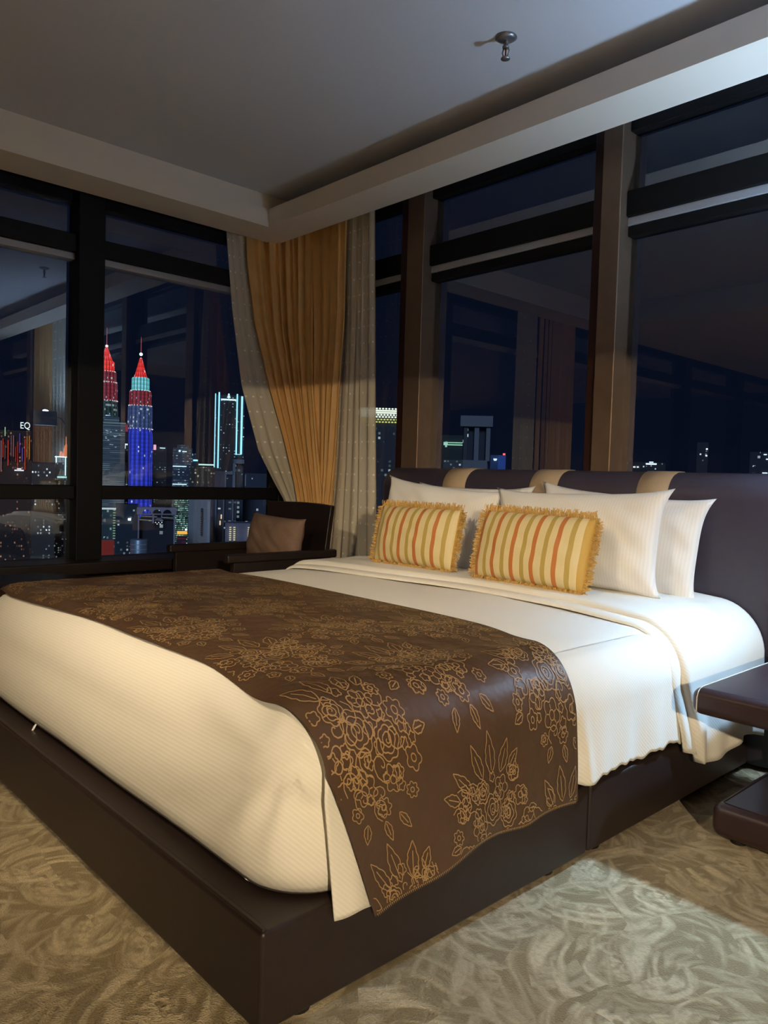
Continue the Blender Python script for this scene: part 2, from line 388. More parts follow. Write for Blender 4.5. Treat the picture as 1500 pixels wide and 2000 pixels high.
# mattress / duvet surface: rectangle drape mapping
TZ = .588; RX = .15; A0, A1 = BX0 + .02, BX1 - .0      # outer x of the bedding
def surf(x, y, drop_x=0.0, drop_y=0.0, off=0.0, r=RX):
    """x,y inside plan; drop_* = arc length past the shoulder start (outward). returns point on bedding"""
    pass
def drape(px, qy, off=0.0, r=RX, yfoot=.84, zt=None):
    """px: signed arc coordinate from the centre line; qy: arc coordinate along Y, negative past the foot shoulder"""
    zt0 = TZ if zt is None else zt
    cx = (A0 + A1) / 2; a = (A1 - A0) / 2 - r; b = yfoot + r
    ox = max(0, abs(px) - a); oy = max(0, b - qy); sg = 1 if px > 0 else -1
    x = cx + sg * min(abs(px), a); y = max(qy, b)
    o = max(ox, oy); R = r + off
    crown = .018 * (1 - (min(abs(px), a) / a) ** 4) * ss(.8, 1.2, y)
    if o <= 0: return Vector((x, y, zt0 + off + crown))
    h = math.hypot(ox, oy); dx, dy = sg * ox / h, -oy / h
    q = r * PI / 2
    if o < q: t = o / r; rad = R * math.sin(t); z = zt0 - r + R * math.cos(t)
    else: rad = R; z = zt0 - r - (o - q)
    z += crown * max(0, 1 - o / q)
    return Vector((x + dx * rad, y + dy * rad, z))
ARC = RX * PI / 2; HALF = (A1 - A0) / 2 - RX
def side_pt(px, y, off=0.0):
    """cloth lying on the top and falling straight over the long sides, px = arc from the centre line"""
    o = abs(px) - HALF; sg = 1 if px > 0 else -1; q = ARC
    crown = .018 * (1 - (min(abs(px), HALF) / HALF) ** 4) * ss(.8, 1.2, y)
    cx = (A0 + A1) / 2
    if o <= 0: x, z = cx + px, TZ + off + crown
    elif o < q: t = o / RX; x = cx + sg * (HALF + (RX + off) * math.sin(t)); z = TZ - RX + (RX + off) * math.cos(t)
    else: x = cx + sg * (HALF + RX + off); z = TZ - RX - (o - q)
    if y < .84 + RX:
        s_ = min(1, (.84 + RX - y) / (RX + off)); z -= (RX + off) * (1 - math.sqrt(1 - s_ * s_)) * (1 - ss(.05, .34, o))
    return Vector((x, y, z))
def body():
    m = MB(); down = (TZ - RX) - .221
    P = HALF + ARC + down; q0 = .84 + RX - ARC - down; q1 = 2.95
    nu, nv = 120, 120
    def fn(u, v):
        px = -P + 2 * P * u; qy = q0 + (q1 - q0) * v
        p = drape(px, qy, off=0)
        # puffiness of the foot face and the tuck at its lower edge
        lo = (TZ - RX - p.z) / (TZ - RX - .221)
        if lo > 0:
            bul = math.sin(min(1, lo) * PI) * .016 - .018 * ss(.8, 1.0, lo)
            c = Vector(((A0 + A1) / 2, 1.8, 0)); 
            if qy < .84 + RX: p.y -= bul
            if abs(px) > HALF: p.x += (1 if px > 0 else -1) * (bul * .5 - .012)
        # soft creases fanning from the near foot corner
        d = math.hypot(p.x - A1 + .12, p.y - .86); an = math.atan2(p.z - .50, p.x - (A1 - .06))
        cr = (1 - ss(.6, .95, lo)) * math.exp(-((d - .22) / .22) ** 2) * math.sin(an * 11 + d * 5) * .008 if p.y < 1.0 else 0
        p.y -= cr
        p.z += .003 * math.sin(p.x * 9 + p.y * 4) * math.sin(p.y * 7 + 1)
        return p
    m.grid(nu, nv, fn); return m
duv = bpart(body().build('duvet', M['duvet'], smooth=True, thick=.01))
# side flap hanging over the near and far side
def flap(sgn):
    m = MB(); q0, q1 = .885, 2.50
    def fn(u, v):
        qy = q0 + (q1 - q0) * v
        hemz = .182 + .055 * ss(1.0, 1.6, qy) + .004 * math.sin(qy * 23) + .003 * math.sin(qy * 61)
        if qy > 1.72: hemz += (.004 * math.sin(qy * 47) + .003 * math.sin(qy * 113 + 2)) * ss(1.72, 1.8, qy)
        s0 = HALF + .06; s1 = HALF + ARC + (TZ - RX - hemz)
        px = s0 + (s1 - s0) * u
        yy = qy + (.055 * u + .045 * (1 - ss(0, .45, u))) * (1 - ss(.9, 1.3, qy))
        p = side_pt(px * sgn, yy, .001 + .012 * ss(0, .12, u))
        w_ = ss(.25, 1, u)
        wav = .006 * math.sin(qy * 17 + .6) + .004 * math.sin(qy * 41) + .009 * math.exp(-((qy - .93) / .05) ** 2)
        # pressed pleat beside the runner
        c1 = 1.735 + .06 * u; wav += -.022 * math.exp(-((qy - c1) / .012) ** 2) * ss(.25, .7, u) + .012 * math.exp(-((qy - c1 - .035) / .02) ** 2)
        c2 = 1.84 - .05 * u; wav += -.014 * math.exp(-((qy - c2) / .01) ** 2) * ss(.55, .95, u)
        p.x += sgn * wav * w_
        return p
    m.grid(36, 200, fn); return m
bpart(flap(1).build('duvet_flap', M['duvet'], smooth=True, thick=.004))
bpart(flap(-1).build('duvet_flap', M['duvet'], smooth=True, thick=.004))
# turned-back sheet: two layers with a rolled front edge
def fold(yf_off, h, zhem, name, taper=0.0):
    m = MB(); sh = TZ - RX
    def fn(u, v):
        side = HALF + ARC + (sh - zhem)
        px = -side + 2 * side * u
        d = max(0, abs(px) - HALF - ARC * .4)
        cxx = (px + HALF) / (2 * HALF)
        yf = 2.23 + yf_off + .09 * ss(0, .75, cxx) - .05 * ss(.8, 1.02, cxx) + .45 * max(0, px - HALF - ARC) + .012 * math.sin(px * 7 + 1)
        y1 = 2.945
        vv = v
        if vv < .14:
            t = vv / .14 * PI * .5; yy = yf + .028 * (1 - math.cos(t)); off = h * math.sin(t)
        else: yy = yf + .028 + (y1 - yf - .028) * (vv - .14) / .86; off = h
        off += .004
        p = drape(px, yy, off=off)
        lo = ss(0, .2, sh - p.z)
        if px > 0: p.x += lo * (.010 * math.sin(yy * 19 + .5) + .006 * math.sin(yy * 47)) + .012 * lo
        p.z += .0035 * math.sin(yy * 30 + px * 3) * (1 - lo) * ss(.2, .6, v)
        p.z -= .02 * lo * math.sin((yy - yf) * 14) * max(0, (abs(px) - HALF - ARC) / (side - HALF - ARC))
        return p
    m.grid(150, 60, fn); o = bpart(m.build(name, M['duvet'], smooth=True, thick=.004)); return o
fold(0, .016, .20, 'turned_sheet'); fold(.05, .036, .155, 'turned_duvet_edge')
m = MB(); m.tube([(-2.50, .845, .235), (-2.505, .835, .21), (-2.52, .818, .185), (-2.545, .80, .175)], .004, 5); bpart(m.build('care_tag', M['pillow'], smooth=True))

# ---------------------------------------------------------------- bed runner with embroidered flowers
run = None
def runner_pt(px, v, off=.0):
    """px arc across the bed, v 0..1 from the foot-side edge to the head-side edge"""
    cx = (A0 + A1) / 2
    over = max(0, px - HALF - ARC * .6)
    y0 = .905 + .03 * ss(-HALF, 0, px) - .035 * ss(.5, HALF, px) + .42 * max(0, over - .05) + .0
    y1 = 1.835 - .02 * ss(-HALF, .3, px) - .10 * ss(HALF - .25, HALF + ARC, px) + .05 * over
    y0 = min(y0, 1.09)
    y = y0 + (y1 - y0) * v
    p = side_pt(px, y, .010 + .026 * ss(HALF - .1, HALF + .15, abs(px)) + off)
    lo = ss(.0, .25, over)
    p.x += (1 if px > 0 else -1) * lo * (.009 * math.sin(y * 15 + 1.2) + .010 * math.exp(-((y - 1.52) / .05) ** 2) * ss(.0, .2, over))
    return p
def hem_s(v):
    z = .165 + .055 * ss(0, .45, v) + .006 * math.sin(v * 16)
    return HALF + ARC + (TZ - RX - z)
def runner_uv(s, v, off=0):       # s in arc metres; clipped by caller
    return runner_pt(s, v, off)
rb = MB()
NU, NV = 170, 60
def rfn(u, v):
    smax = hem_s(v); smin = -(HALF + ARC + .2)
    return runner_pt(smin + (smax - smin) * u, v)
rb.grid(NU, NV, rfn, 0)
# edge cord along hem
# embroidery: polylines in cloth metres (a across = s, b = metres from foot edge)
RW = .90
def ribbon(pts, wid=.0013):
    P = []
    for s, b in pts:
        v = b / RW
        if v < .01 or v > .99 or s > hem_s(max(0, min(1, v))) - .006 or s < -(HALF + ARC + .15): P.append(None)
        else: P.append((s, v))
    i = 0
    for i in range(len(P) - 1):
        if P[i] is None or P[i + 1] is None: continue
        (s0, v0), (s1, v1) = P[i], P[i + 1]
        ds, db = s1 - s0, (v1 - v0) * RW; L = math.hypot(ds, db)
        if L < 1e-6: continue
        ns, nb = -db / L * wid, ds / L * wid
        q = [runner_uv(s0 + ns, v0 + nb / RW, .0016), runner_uv(s1 + ns, v1 + nb / RW, .0016), runner_uv(s1 - ns, v1 - nb / RW, .0016), runner_uv(s0 - ns, v0 - nb / RW, .0016)]
        rb.add(q, [(0, 1, 2, 3)], 1)
def flower(cx, cy, R, n, rot, centre=True):
    pts = [(cx + R * (.66 + .34 * abs(math.cos(n * t / 2))) * math.cos(t + rot), cy + R * (.66 + .34 * abs(math.cos(n * t / 2))) * math.sin(t + rot)) for t in [2 * PI * i / (n * 7) for i in range(n * 7 + 1)]]
    ribbon(pts)
    if centre:
        ribbon([(cx + R * .3 * math.cos(t), cy + R * .3 * math.sin(t)) for t in [2 * PI * i / 12 for i in range(13)]])
        if R > .03:
            for k in range(n):
                a = rot + 2 * PI * (k + .5) / n; ribbon([(cx + R * .36 * math.cos(a), cy + R * .36 * math.sin(a)), (cx + R * .62 * math.cos(a), cy + R * .62 * math.sin(a))])
def leaf(cx, cy, L, W, a, vein=True):
    pts = []
    N = 10
    for i in range(N + 1): t = i / N; pts.append((t * L, W * math.sin(PI * t ** .8) * (1 + .12 * math.sin(t * 22))))
    for i in range(N, -1, -1): t = i / N; pts.append((t * L, -W * math.sin(PI * t ** .8) * (1 + .12 * math.sin(t * 22 + 2))))
    c, s = math.cos(a), math.sin(a)
    ribbon([(cx + x * c - y * s, cy + x * s + y * c) for x, y in pts])
    if vein: ribbon([(cx + x * c, cy + x * s) for x in (L * .1, L * .4, L * .72)])
def rose(cx, cy, R, rot):
    for rr, n, ph in ((R, 7, 0), (R * .68, 5, .5), (R * .36, 3, .2)):
        ribbon([(cx + rr * (.82 + .18 * abs(math.sin(n * t / 2 + ph))) * math.cos(t + rot), cy + rr * (.82 + .18 * abs(math.sin(n * t / 2 + ph))) * math.sin(t + rot)) for t in [2 * PI * i / 36 for i in range(37)]])
    ribbon([(cx + R * .22 * t * math.cos(t * 3.2 + rot), cy + R * .22 * t * math.sin(t * 3.2 + rot)) for t in [i / 7 for i in range(12)]])
def bouquet(cx, cy, rot, sc_=1.0, fl=1):
    rnd = random.Random(int(cx * 1000 + cy * 77))
    def T(x, y):
        x *= sc_; y *= sc_ * fl; c, s = math.cos(rot), math.sin(rot); return cx + x * c - y * s, cy + x * s + y * c
    els = [('r', 0, .02, .052), ('r', .095, .0, .045), ('f', -.085, -.02, .042), ('f', .06, .085, .040), ('f', -.03, -.085, .045),
           ('f', .085, -.085, .036), ('f', .165, .055, .034), ('f', -.15, .045, .032), ('f', .18, -.05, .03), ('r', -.05, .09, .036),
           ('f', -.14, -.09, .028), ('f', .02, -.155, .03), ('f', -.20, -.03, .024), ('f', .13, .125, .024), ('f', .14, -.135, .024), ('f', -.08, -.15, .022)]
    for k_ in range(44):                # small florets and curls filling the gaps
        a = rnd.random() * 6.28; d = .03 + .17 * rnd.random() ** .7; X, Y = T(d * math.cos(a), d * math.sin(a) * .85)
        if k_ % 3: flower(X, Y, rnd.uniform(.012, .020) * sc_, 5, rnd.random() * 6, False)
        else: ribbon([(X + .02 * t * math.cos(5 * t + a), Y + .02 * t * math.sin(5 * t + a)) for t in [i / 8 for i in range(13)]])
    for ty, x, y, r in els:
        X, Y = T(x + rnd.uniform(-.008, .008), y + rnd.uniform(-.008, .008))
        (rose(X, Y, r * sc_, rot + rnd.random() * 6) if ty == 'r' else flower(X, Y, r * sc_, rnd.choice((5, 6, 7)), rnd.random() * 6))
    for x, y, L, W, a in [(-.05, .12, .11, .022, 2.0), (0, .13, .12, .024, 1.65), (.05, .13, .105, .022, 1.2), (-.11, .09, .10, .02, 2.45), (-.17, .07, .07, .018, 2.9),
                          (.10, .14, .07, .016, .9), (.02, -.19, .06, .014, -1.4), (-.05, -.18, .055, .014, -2.0), (.08, -.18, .06, .014, -1.0), (.2, .0, .05, .014, .1), (-.19, -.06, .05, .013, -2.8)]:
        X, Y = T(x, y); leaf(X, Y, L * sc_, W * sc_, (a * fl) + rot)
# the bouquets' leafy heads point towards the far side of the bed
up_a = PI / 2
cl = []
rows = [.16, .50, .84]; a = 1.44; ci = 0
while a > -1.5:
    for r_i, b_ in enumerate(rows): cl.append((a - (.19 if r_i == 1 else 0) + .03 * math.sin(ci * 2.1), b_ - .04 + .03 * math.sin(ci * 1.3))); ci += 1
    a -= .40
for a, b in cl: bouquet(a, b, up_a + .12 * math.sin(a * 9), .80)
for i in range(140):               # tiny scalloped trim along the hanging hem
    v = .01 + .98 * i / 140; s = hem_s(v)
    p = runner_pt(s - .004, v, .001); q = runner_pt(s - .004, v + .004, .001); r_ = runner_pt(s + .004, v + .002, .001)
    rb.add([p, q, r_], [(0, 1, 2)], 1)
run = rb.build('bed_runner', [M['satin'], M['gold']], smooth=True, thick=0)
tag(run, 'brown satin bed runner embroidered with gold flowers across the white bed', 'bed runner')

# ---------------------------------------------------------------- pillows
def pillow_mb(w_, h_, t_, pinch=.06, seed=0, wk=1.0, n=40, ear=.06):
    m = MB()
    def P(u, v, sg):
        a, b = 2 * u - 1, 2 * v - 1
        e = (1 - abs(a) ** 2.6) * (1 - abs(b) ** 2.6); e = max(0, e) ** .55
        x = a * w_ / 2 * (1 - pinch * (1 - abs(b) ** 3) * abs(a) ** 6 * 1.0) * (1 + ear * abs(a * b) ** 6)
        y = b * h_ / 2 * (1 - pinch * 1.3 * (1 - abs(a) ** 3) * abs(b) ** 6) * (1 + ear * abs(a * b) ** 6)
        wr = .007 * math.sin(a * 7 + seed + b * 3) * math.sin(b * 5 + seed * 2) + .003 * math.sin(a * 17 + b * 11 + seed)
        # creases running in from the corners
        cc = .006 * math.sin(math.atan2(1.06 - abs(b), 1.06 - abs(a)) * 14 + seed) * math.exp(-4 * ((1 - abs(a)) ** 2 + (1 - abs(b)) ** 2))
        return (x, sg * (t_ / 2 * e + (wr + cc) * e * wk), y + h_ / 2)
    vs = []; fs = []
    idx = {}
    for sg in (-1, 1):
        for i in range(n + 1):
            for j in range(n + 1):
                if sg == 1 and (i in (0, n) or j in (0, n)): idx[sg, i, j] = idx[-1, i, j]; continue
                idx[sg, i, j] = len(vs); vs.append(P(i / n, j / n, sg))
        for i in range(n):
            for j in range(n): fs.append((idx[sg, i, j], idx[sg, i + 1, j], idx[sg, i + 1, j + 1], idx[sg, i, j + 1]))
    m.add(vs, fs); return m
def place(o, x, y, z, lean, yaw=0, rollz=0):
    o.location = (x, y, z); o.rotation_euler = (0, 0, 0)
    o.matrix_world = Matrix.Translation((x, y, z)) @ Matrix.Rotation(yaw, 4, 'Z') @ Matrix.Rotation(-lean, 4, 'X') @ Matrix.Rotation(rollz, 4, 'Y')
ZP = .645
G = 'white bed pillows'
for lab, x, y, z, w_, h_, t_, lean, yaw, rl, sd in [
    ('white pillow at the back left, mostly hidden, its tip against the headboard', -2.47, 2.85, .635, .70, .385, .13, .10, 0, -.0, 1.0),
    ('white pillow at the back right, its bottom corner nearest the nightstand', -1.69, 2.84, .615, .76, .405, .14, .10, -.02, .06, 2.3),
    ('white pillow on the left standing behind the left striped cushion', -2.56, 2.67, .635, .73, .395, .15, .20, .03, .075, 3.7),
    ('large white pillow on the right standing behind the right striped cushion', -1.765, 2.65, .625, .79, .40, .16, .20, .0, -.025, 5.1)]:
    o = pillow_mb(w_, h_, t_, .05, sd).build('pillow', M['pillow'], smooth=True); place(o, x, y, z, lean, yaw, rl); tag(o, lab, 'pillow', G)

def fringe(w_, h_, t_):
    m = MB(); rnd = random.Random(3); per = []
    n1 = int(w_ / .0055); n2 = int(h_ / .0055)
    for i in range(n1):
        for s in (0, 1): per.append(((i / n1 - .5) * w_, s * h_, 0, 1 if s else -1))
    for i in range(n2):
        for s in (-1, 1): per.append((s * w_ / 2, i / n2 * h_, s, 0))
    for x, z, dx, dz in per:
        for rep in range(3):
            L = rnd.uniform(.016, .034); yy = rnd.uniform(-.012, .012); tw = rnd.uniform(-.9, .9); ww = rnd.uniform(.002, .005)
            tx, tz = -dz, dx
            bx, bz = x * .965, (z - h_ / 2) * .95 + h_ / 2
            pts = []
            for k in range(7):
                a = k / 6; o_ = math.sin(a * PI) ; sde = (a - .5) * 2 * ww
                pts.append((bx + dx * L * o_ + tx * (sde + tw * L * o_ * .4), yy + rnd.uniform(-.002, .002) - .010 * o_ * rnd.random(), bz + dz * L * o_ + tz * (sde + tw * L * o_ * .4)))
            m.tube(pts, .0012, 3)
    return m
fr_me = None
for lab, x, y, z, w_, h_, lean, yaw, rl, sd in [
    ('striped gold cushion on the left with fringed edges, partly behind the other', -2.47, 2.475, .648, .50, .275, .22, .03, .0, 1.3),
    ('striped gold cushion on the right with fringed edges, in front of the large pillow', -1.805, 2.44, .648, .545, .285, .25, -.01, .01, 4.0)]:
    root = tag(empty('striped_cushion', (x, y, z)), lab, 'cushion', 'striped fringed cushions')
    o = pillow_mb(w_, h_, .13, .02, sd, n=36, ear=.0, wk=.35).build('cushion_cover', M['stripes'], root, smooth=True)
    f = fringe(w_, h_, .1).build('fringe', M['fringe'], root)
    place(root, x, y, z, lean, yaw, rl)

# ---------------------------------------------------------------- curtains
def lerp_tab(tab, z):
    tab = sorted(tab)
    if z <= tab[0][0]: return Vector(tab[0][1])
    for (z0, a), (z1, b) in zip(tab, tab[1:]):
        if z <= z1: t = (z - z0) / (z1 - z0); return Vector(a).lerp(Vector(b), t)
    return Vector(tab[-1][1])
def curtain(L, Rr, npl, amp, zb, zt, seed=0, dots=False, nu=None, via=None):
    """L, Rr: tables z -> (x,y) of both edges; via = mid control for bending round the corner"""
    m = MB(); nu = nu or npl * 12; nv = 50
    def pt(u, z, o=0):
        a = lerp_tab(L, z); b = lerp_tab(Rr, z)
        if via: c = lerp_tab(via, z); p = a * (1 - u) ** 2 + c * 2 * u * (1 - u) + b * u * u; d = (c - a) * (1 - u) + (b - c) * u
        else: p = a.lerp(b, u); d = b - a
        n = Vector((d.y, -d.x)); n.normalize()
        ph = u * npl * 2 * PI + .8 * math.sin(u * 9 + seed) + .5 * math.sin(z * 1.7 + seed + u * 4)
        am = amp * (.65 + .35 * math.sin(u * 23 + seed * 3)) * (1 + .2 * math.sin(z * 2.1 + u * 7))
        w_ = math.sin(ph) + .25 * math.sin(2 * ph + 1)
        p = p + n * (am * w_ + o); p = p + d.normalized() * (.25 * am * math.cos(ph))
        return (p.x, p.y, z)
    m.grid(nu, nv, lambda u, v: pt(u, zb + (zt - zb) * v), 0)
    if dots:
        z = zb + .05
        while z < zt - .03:
            u = .03; du = dots
            while u < .98:
                if hsh(u * 13, z * 7, seed) > .25:
                    s = .0055
                    q = [pt(u, z - s, .003), pt(u + du, z - s, .003), pt(u + du, z + s, .003), pt(u, z + s, .003)]
                    q2 = [pt(u, z - s, -.003), pt(u + du, z - s, -.003), pt(u + du, z + s, -.003), pt(u, z + s, -.003)]
                    m.add(q, [(0, 1, 2, 3)], 1); m.add(q2, [(0, 1, 2, 3)], 1)
                u += du * 4.2
            z += .098
    return m
YC = 3.02; ZCT = 2.70
def ey(pts, Y=YC): return [(on_y(x, y, Y).z, (on_y(x, y, Y).x, Y)) for x, y in pts]
# left drape: hangs at the corner and is swept towards the right, tied back low
brownL = [(2.70, (-4.33, 2.72)), (2.4, (-4.32, 2.74)), (2.0, (-4.30, 2.80)), (1.6, (-4.24, 2.89)), (1.3, (-4.14, 2.93)), (1.0, (-4.02, 2.95)), (.86, (-3.97, 2.95)), (0.03, (-3.97, 2.96))]
brownM = [(2.70, (-4.25, 3.04)), (2.0, (-4.20, 3.03)), (1.3, (-4.02, 3.02)), (.86, (-3.85, 2.98)), (.03, (-3.85, 2.99))]
brownR = [(2.70, (-3.98, 3.0)), (1.6, (-3.92, 2.99)), (.86, (-3.80, 2.98)), (.03, (-3.80, 2.98))]
o = curtain(brownL, brownR, 8, .028, .03, ZCT, 1.0, via=brownM).build('curtain', M['drape'], smooth=True, thick=.003)
tag(o, 'gold brown drape left of the room corner, swept back behind the armchair', 'curtain', 'curtains in the window corner')
edgeR = [(675, 436), (670, 625), (659, 775), (651, 906), (634, 1086)]
b2R = ey(edgeR, 3.0); b2L = [(2.70, (-4.16, 3.04)), (1.6, (-4.04, 3.03)), (.86, (-3.93, 3.02)), (.03, (-3.93, 3.02))]
b2R = [(2.70, (b2R[0][1][0] + .005, 3.0))] + b2R + [(.03, (b2R[-1][1][0] - .01, 3.0))]
o = curtain(b2L, b2R, 6, .024, .03, ZCT, 4.0).build('curtain', M['drape'], smooth=True, thick=.003)
tag(o, 'gold brown drape right of the room corner, beside the dotted sheer by the headboard', 'curtain', 'curtains in the window corner')
shR = ey([(731, 415), (733, 700), (735, 1090)], 3.05); shL = [(z, (x - .10, 3.055)) for z, (x, y) in b2R]
shL = [(z, (p[0] - .10, 3.06)) for z, p in b2R]
shR = [(2.70, (shR[0][1][0], 3.05))] + shR + [(.03, (shR[-1][1][0], 3.05))]
o = curtain(shL, shR, 6, .012, .03, ZCT, 2.0, dots=.018).build('sheer_curtain', [M['sheer'], M['dots']], smooth=True)
tag(o, 'beige sheer curtain with rows of woven squares, hanging beside the headboard', 'curtain')
sLL = [(2.70, (-4.36, 2.60)), (2.56, (-4.36, 2.61)), (2.1, (-4.355, 2.66)), (1.62, (-4.35, 2.74)), (1.2, (-4.32, 2.86)), (1.0, (-4.24, 2.93)), (.86, (-4.14, 2.96)), (.03, (-4.1, 2.97))]
sLR = [(z, (x - .012, y + .035)) for z, (x, y) in brownL]
sLR = [(z, (x - .02, y + .03)) for z, (x, y) in brownL]
o = curtain(sLL, sLR, 2, .010, .03, ZCT, 3.0, dots=.06, nu=40).build('sheer_curtain', [M['sheer'], M['dots']], smooth=True)
tag(o, 'beige sheer curtain edge sweeping past the skyline window, left of the brown drape', 'curtain')
# curtains out of frame, seen mirrored in the glass
def plain(a, b, npl, amp, mats, nm, lab, dots=False):
    o = curtain([(.03, a), (2.7, a)], [(.03, b), (2.7, b)], npl, amp, .03, ZCT, 5.0, dots=dots).build(nm, mats, smooth=True)
    tag(o, lab, 'curtain')
plain((-4.335, .50), (-4.335, .82), 4, .014, [M['sheer'], M['dots']], 'sheer_curtain', 'sheer curtain on the left window wall, seen only as a reflection in the headboard window', .035)
plain((-4.325, -.10), (-4.325, .50), 8, .022, M['drape'], 'curtain', 'brown drape on the left window wall, seen only as a reflection in the headboard window')
plain((-.42, 3.12), (-.05, 3.12), 4, .012, [M['sheer'], M['dots']], 'sheer_curtain', 'sheer curtain right of the nightstand, seen only as a reflection in the skyline window', .035)
plain((-.05, 3.13), (.7, 3.13), 9, .014, M['drape'], 'curtain', 'brown drape right of the nightstand, seen only as a reflection in the skyline window')

# ---------------------------------------------------------------- armchair and its cushion
ch = tag(empty('armchair', (-3.62, 2.42, 0)), 'dark wooden armchair in the window corner behind the bed', 'armchair')
def cpart(mb, name, mat, **k): o = mb.build(name, mat, **k); o.parent = ch; return o
m = MB()      # curved, raked backrest
def bk(u, v):
    a = (u - .5) * 2; return None
vs = []; fs = []; nb = 12
for i in range(nb + 1):
    a = i / nb * 2 - 1; yb = .27 - .05 * a * a
    for z, dy in ((.36, -.03), (.60, .0), (.78, .025), (.887 - .006 * a * a, .04)):
        vs.append((a * .305, yb + dy, z)); 
    for z, dy in ((.887 - .006 * a * a, .07), (.78, .058), (.60, .035), (.36, .01)):
        vs.append((a * .305, yb + dy, z))
for i in range(nb):
    for j in range(8): fs.append((i * 8 + j, (i + 1) * 8 + j, (i + 1) * 8 + (j + 1) % 8, i * 8 + (j + 1) % 8))
fs += [tuple(range(8)), tuple(nb * 8 + j for j in range(8))]
m.add(vs, fs); cpart(m, 'backrest', M['wood'], bevel=.006)
for s, x0 in ((-1, -.325), (1, .275)):
    m = MB(); m.box((x0, -.40, .595), (x0 + .05, .30, .640)); cpart(m, 'armrest', M['wood'], bevel=.010)
    m = MB(); m.box((x0 + .008, -.36, .40), (x0 + .042, .26, .60)); cpart(m, 'arm_panel', M['wood'], bevel=.004)
m = MB(); m.box((-.30, -.40, .30), (.30, .26, .37)); cpart(m, 'seat_frame', M['wood'], bevel=.006)
m = MB(); m.box((-.27, -.39, .37), (.27, .22, .47)); cpart(m, 'seat_cushion', M['seatbeige'], bevel=.03, seg=4)
for x in (-.295, .295):
    for y in (-.37, .25):
        m = MB(); m.tube([(x * 1.0, y, 0), (x, y, .31)], [.016, .024], 8); cpart(m, 'leg', M['wood'])
o = pillow_mb(.50, .27, .15, .05, 2.0, n=24, ear=.02).build('brown_cushion', M['cushbrown'], smooth=True); place(o, -3.655, 2.52, .545, .18, .02, .03)
tag(o, 'plain brown cushion leaning on the dark armchair back', 'cushion')

# low dark table at the window, left of the foot of the bed
lt = tag(empty('side_table', (-3.86, 1.30, 0)), 'low black side table by the skyline window at the left edge', 'side table')
m = MB(); m.lathe([(0, .47), (.26, .47), (.27, .475), (.27, .495), (.26, .50), (0, .50)], seg=40); o = m.build('table_top', M['wood'], lt, True)
m = MB(); m.lathe([(0, .02), (.025, .02), (.025, .47), (0, .47)], seg=16); m.build('pedestal', M['wood'], lt, True)
m = MB(); m.lathe([(0, 0), (.17, 0), (.17, .012), (.03, .03), (0, .03)], seg=32); m.build('table_base', M['wood'], lt, True)

# ---------------------------------------------------------------- nightstand and lamp
NX, NY0, NY1 = -1.0, 2.16, 2.86
ns = tag(empty('nightstand', (-.70, 2.5, 0)), 'padded brown leather nightstand with two stacked slabs right of the bed', 'nightstand')
def npart(o): o.parent = ns; o.matrix_parent_inverse = Matrix.Translation(-ns.location); return o
npart(boxo('top_slab', (NX, NY0, .392), (-.28, NY1, .470), M['nleather'], bevel=.028, seg=6))
m = MB(); e = .0285
m.tube([(NX + .022, NY0 + .0, .400), (NX + .022, NY0 - .0015, .42), (NX + .022, NY0 - .0015, .445), (NX + .022, NY0 + .008, .4615), (NX + .022, NY0 + .03, .4705), (NX + .022, NY1 - .03, .4705)], .0018, 6)
npart(m.build('piping', M['stitch'], smooth=True))['label'] = 'pale stitched piping on the slab edge'
npart(boxo('lower_slab', (-.965, 2.25, .018), (-.30, NY1 - .01, .118), M['nleather'], bevel=.030, seg=6))
m = MB(); m.tube([(-.28, 2.277, .1185), (-.93, 2.277, .1185), (-.938, 2.285, .1185), (-.938, NY1 - .05, .1185)], .0022, 6); npart(m.build('piping', M['nleather'], smooth=True))
for x in (-.955, -.33): npart(boxo('post', (x, 2.80, .0), (x + .035, 2.835, .40), M['black'], bevel=.003))
npart(boxo('back_panel', (-.90, 2.80, .10), (-.36, 2.82, .40), M['nleather'], bevel=.003))
for x in (-.90, -.36):
    for y in (2.31, 2.76): m = MB(); m.lathe([(0, 0), (.022, 0), (.024, .02), (0, .02)], (x, y, 0), 12); npart(m.build('foot', M['black']))
la = tag(empty('wall_lamp', (LAMP.x, LAMP.y, LAMP.z)), 'wall lamp with a drum shade over the nightstand, just outside the right edge', 'wall lamp')
shade_m = simple('lamp_shade_fabric', (.5, .5, .52), .9)
m = MB(); m.lathe([(.112, -.10), (.112, .045), (.109, .045), (.109, -.10), (.112, -.10)], seg=40); m.build('shade', shade_m, la, True)
m = MB(); m.tube([(0, .108, .0), (0, .16, -.02), (0, .225, -.10)], .007, 8); m.build('arm', M['chrome'], la, True)
m = MB(); m.box((-.03, .21, -.16), (.03, .228, -.04)); m.build('back_plate', M['chrome'], la, bevel=.004)
fl = tag(empty('floor_lamp', (FLAMP.x, FLAMP.y, 0)), 'tall floor lamp with a dark cone shade standing behind the camera', 'floor lamp')
m = MB(); m.lathe([(0, 0), (.15, 0), (.15, .015), (.014, .03), (.011, .05), (.011, 1.80), (0, 1.80)], seg=28); m.build('base', M['black'], fl, True)
fl.children[0].location = (.0, -.30, 0)
m = MB(); m.tube([(0, -.30, 1.79), (0, 0, 1.86)], .009, 8); m.build('arm', M['black'], fl, True)
m = MB(); m.lathe([(.19, .0), (.05, .16), (0, .16)], (0, 0, FLAMP.z + .004), 32); m.build('shade', M['black'], fl, True)

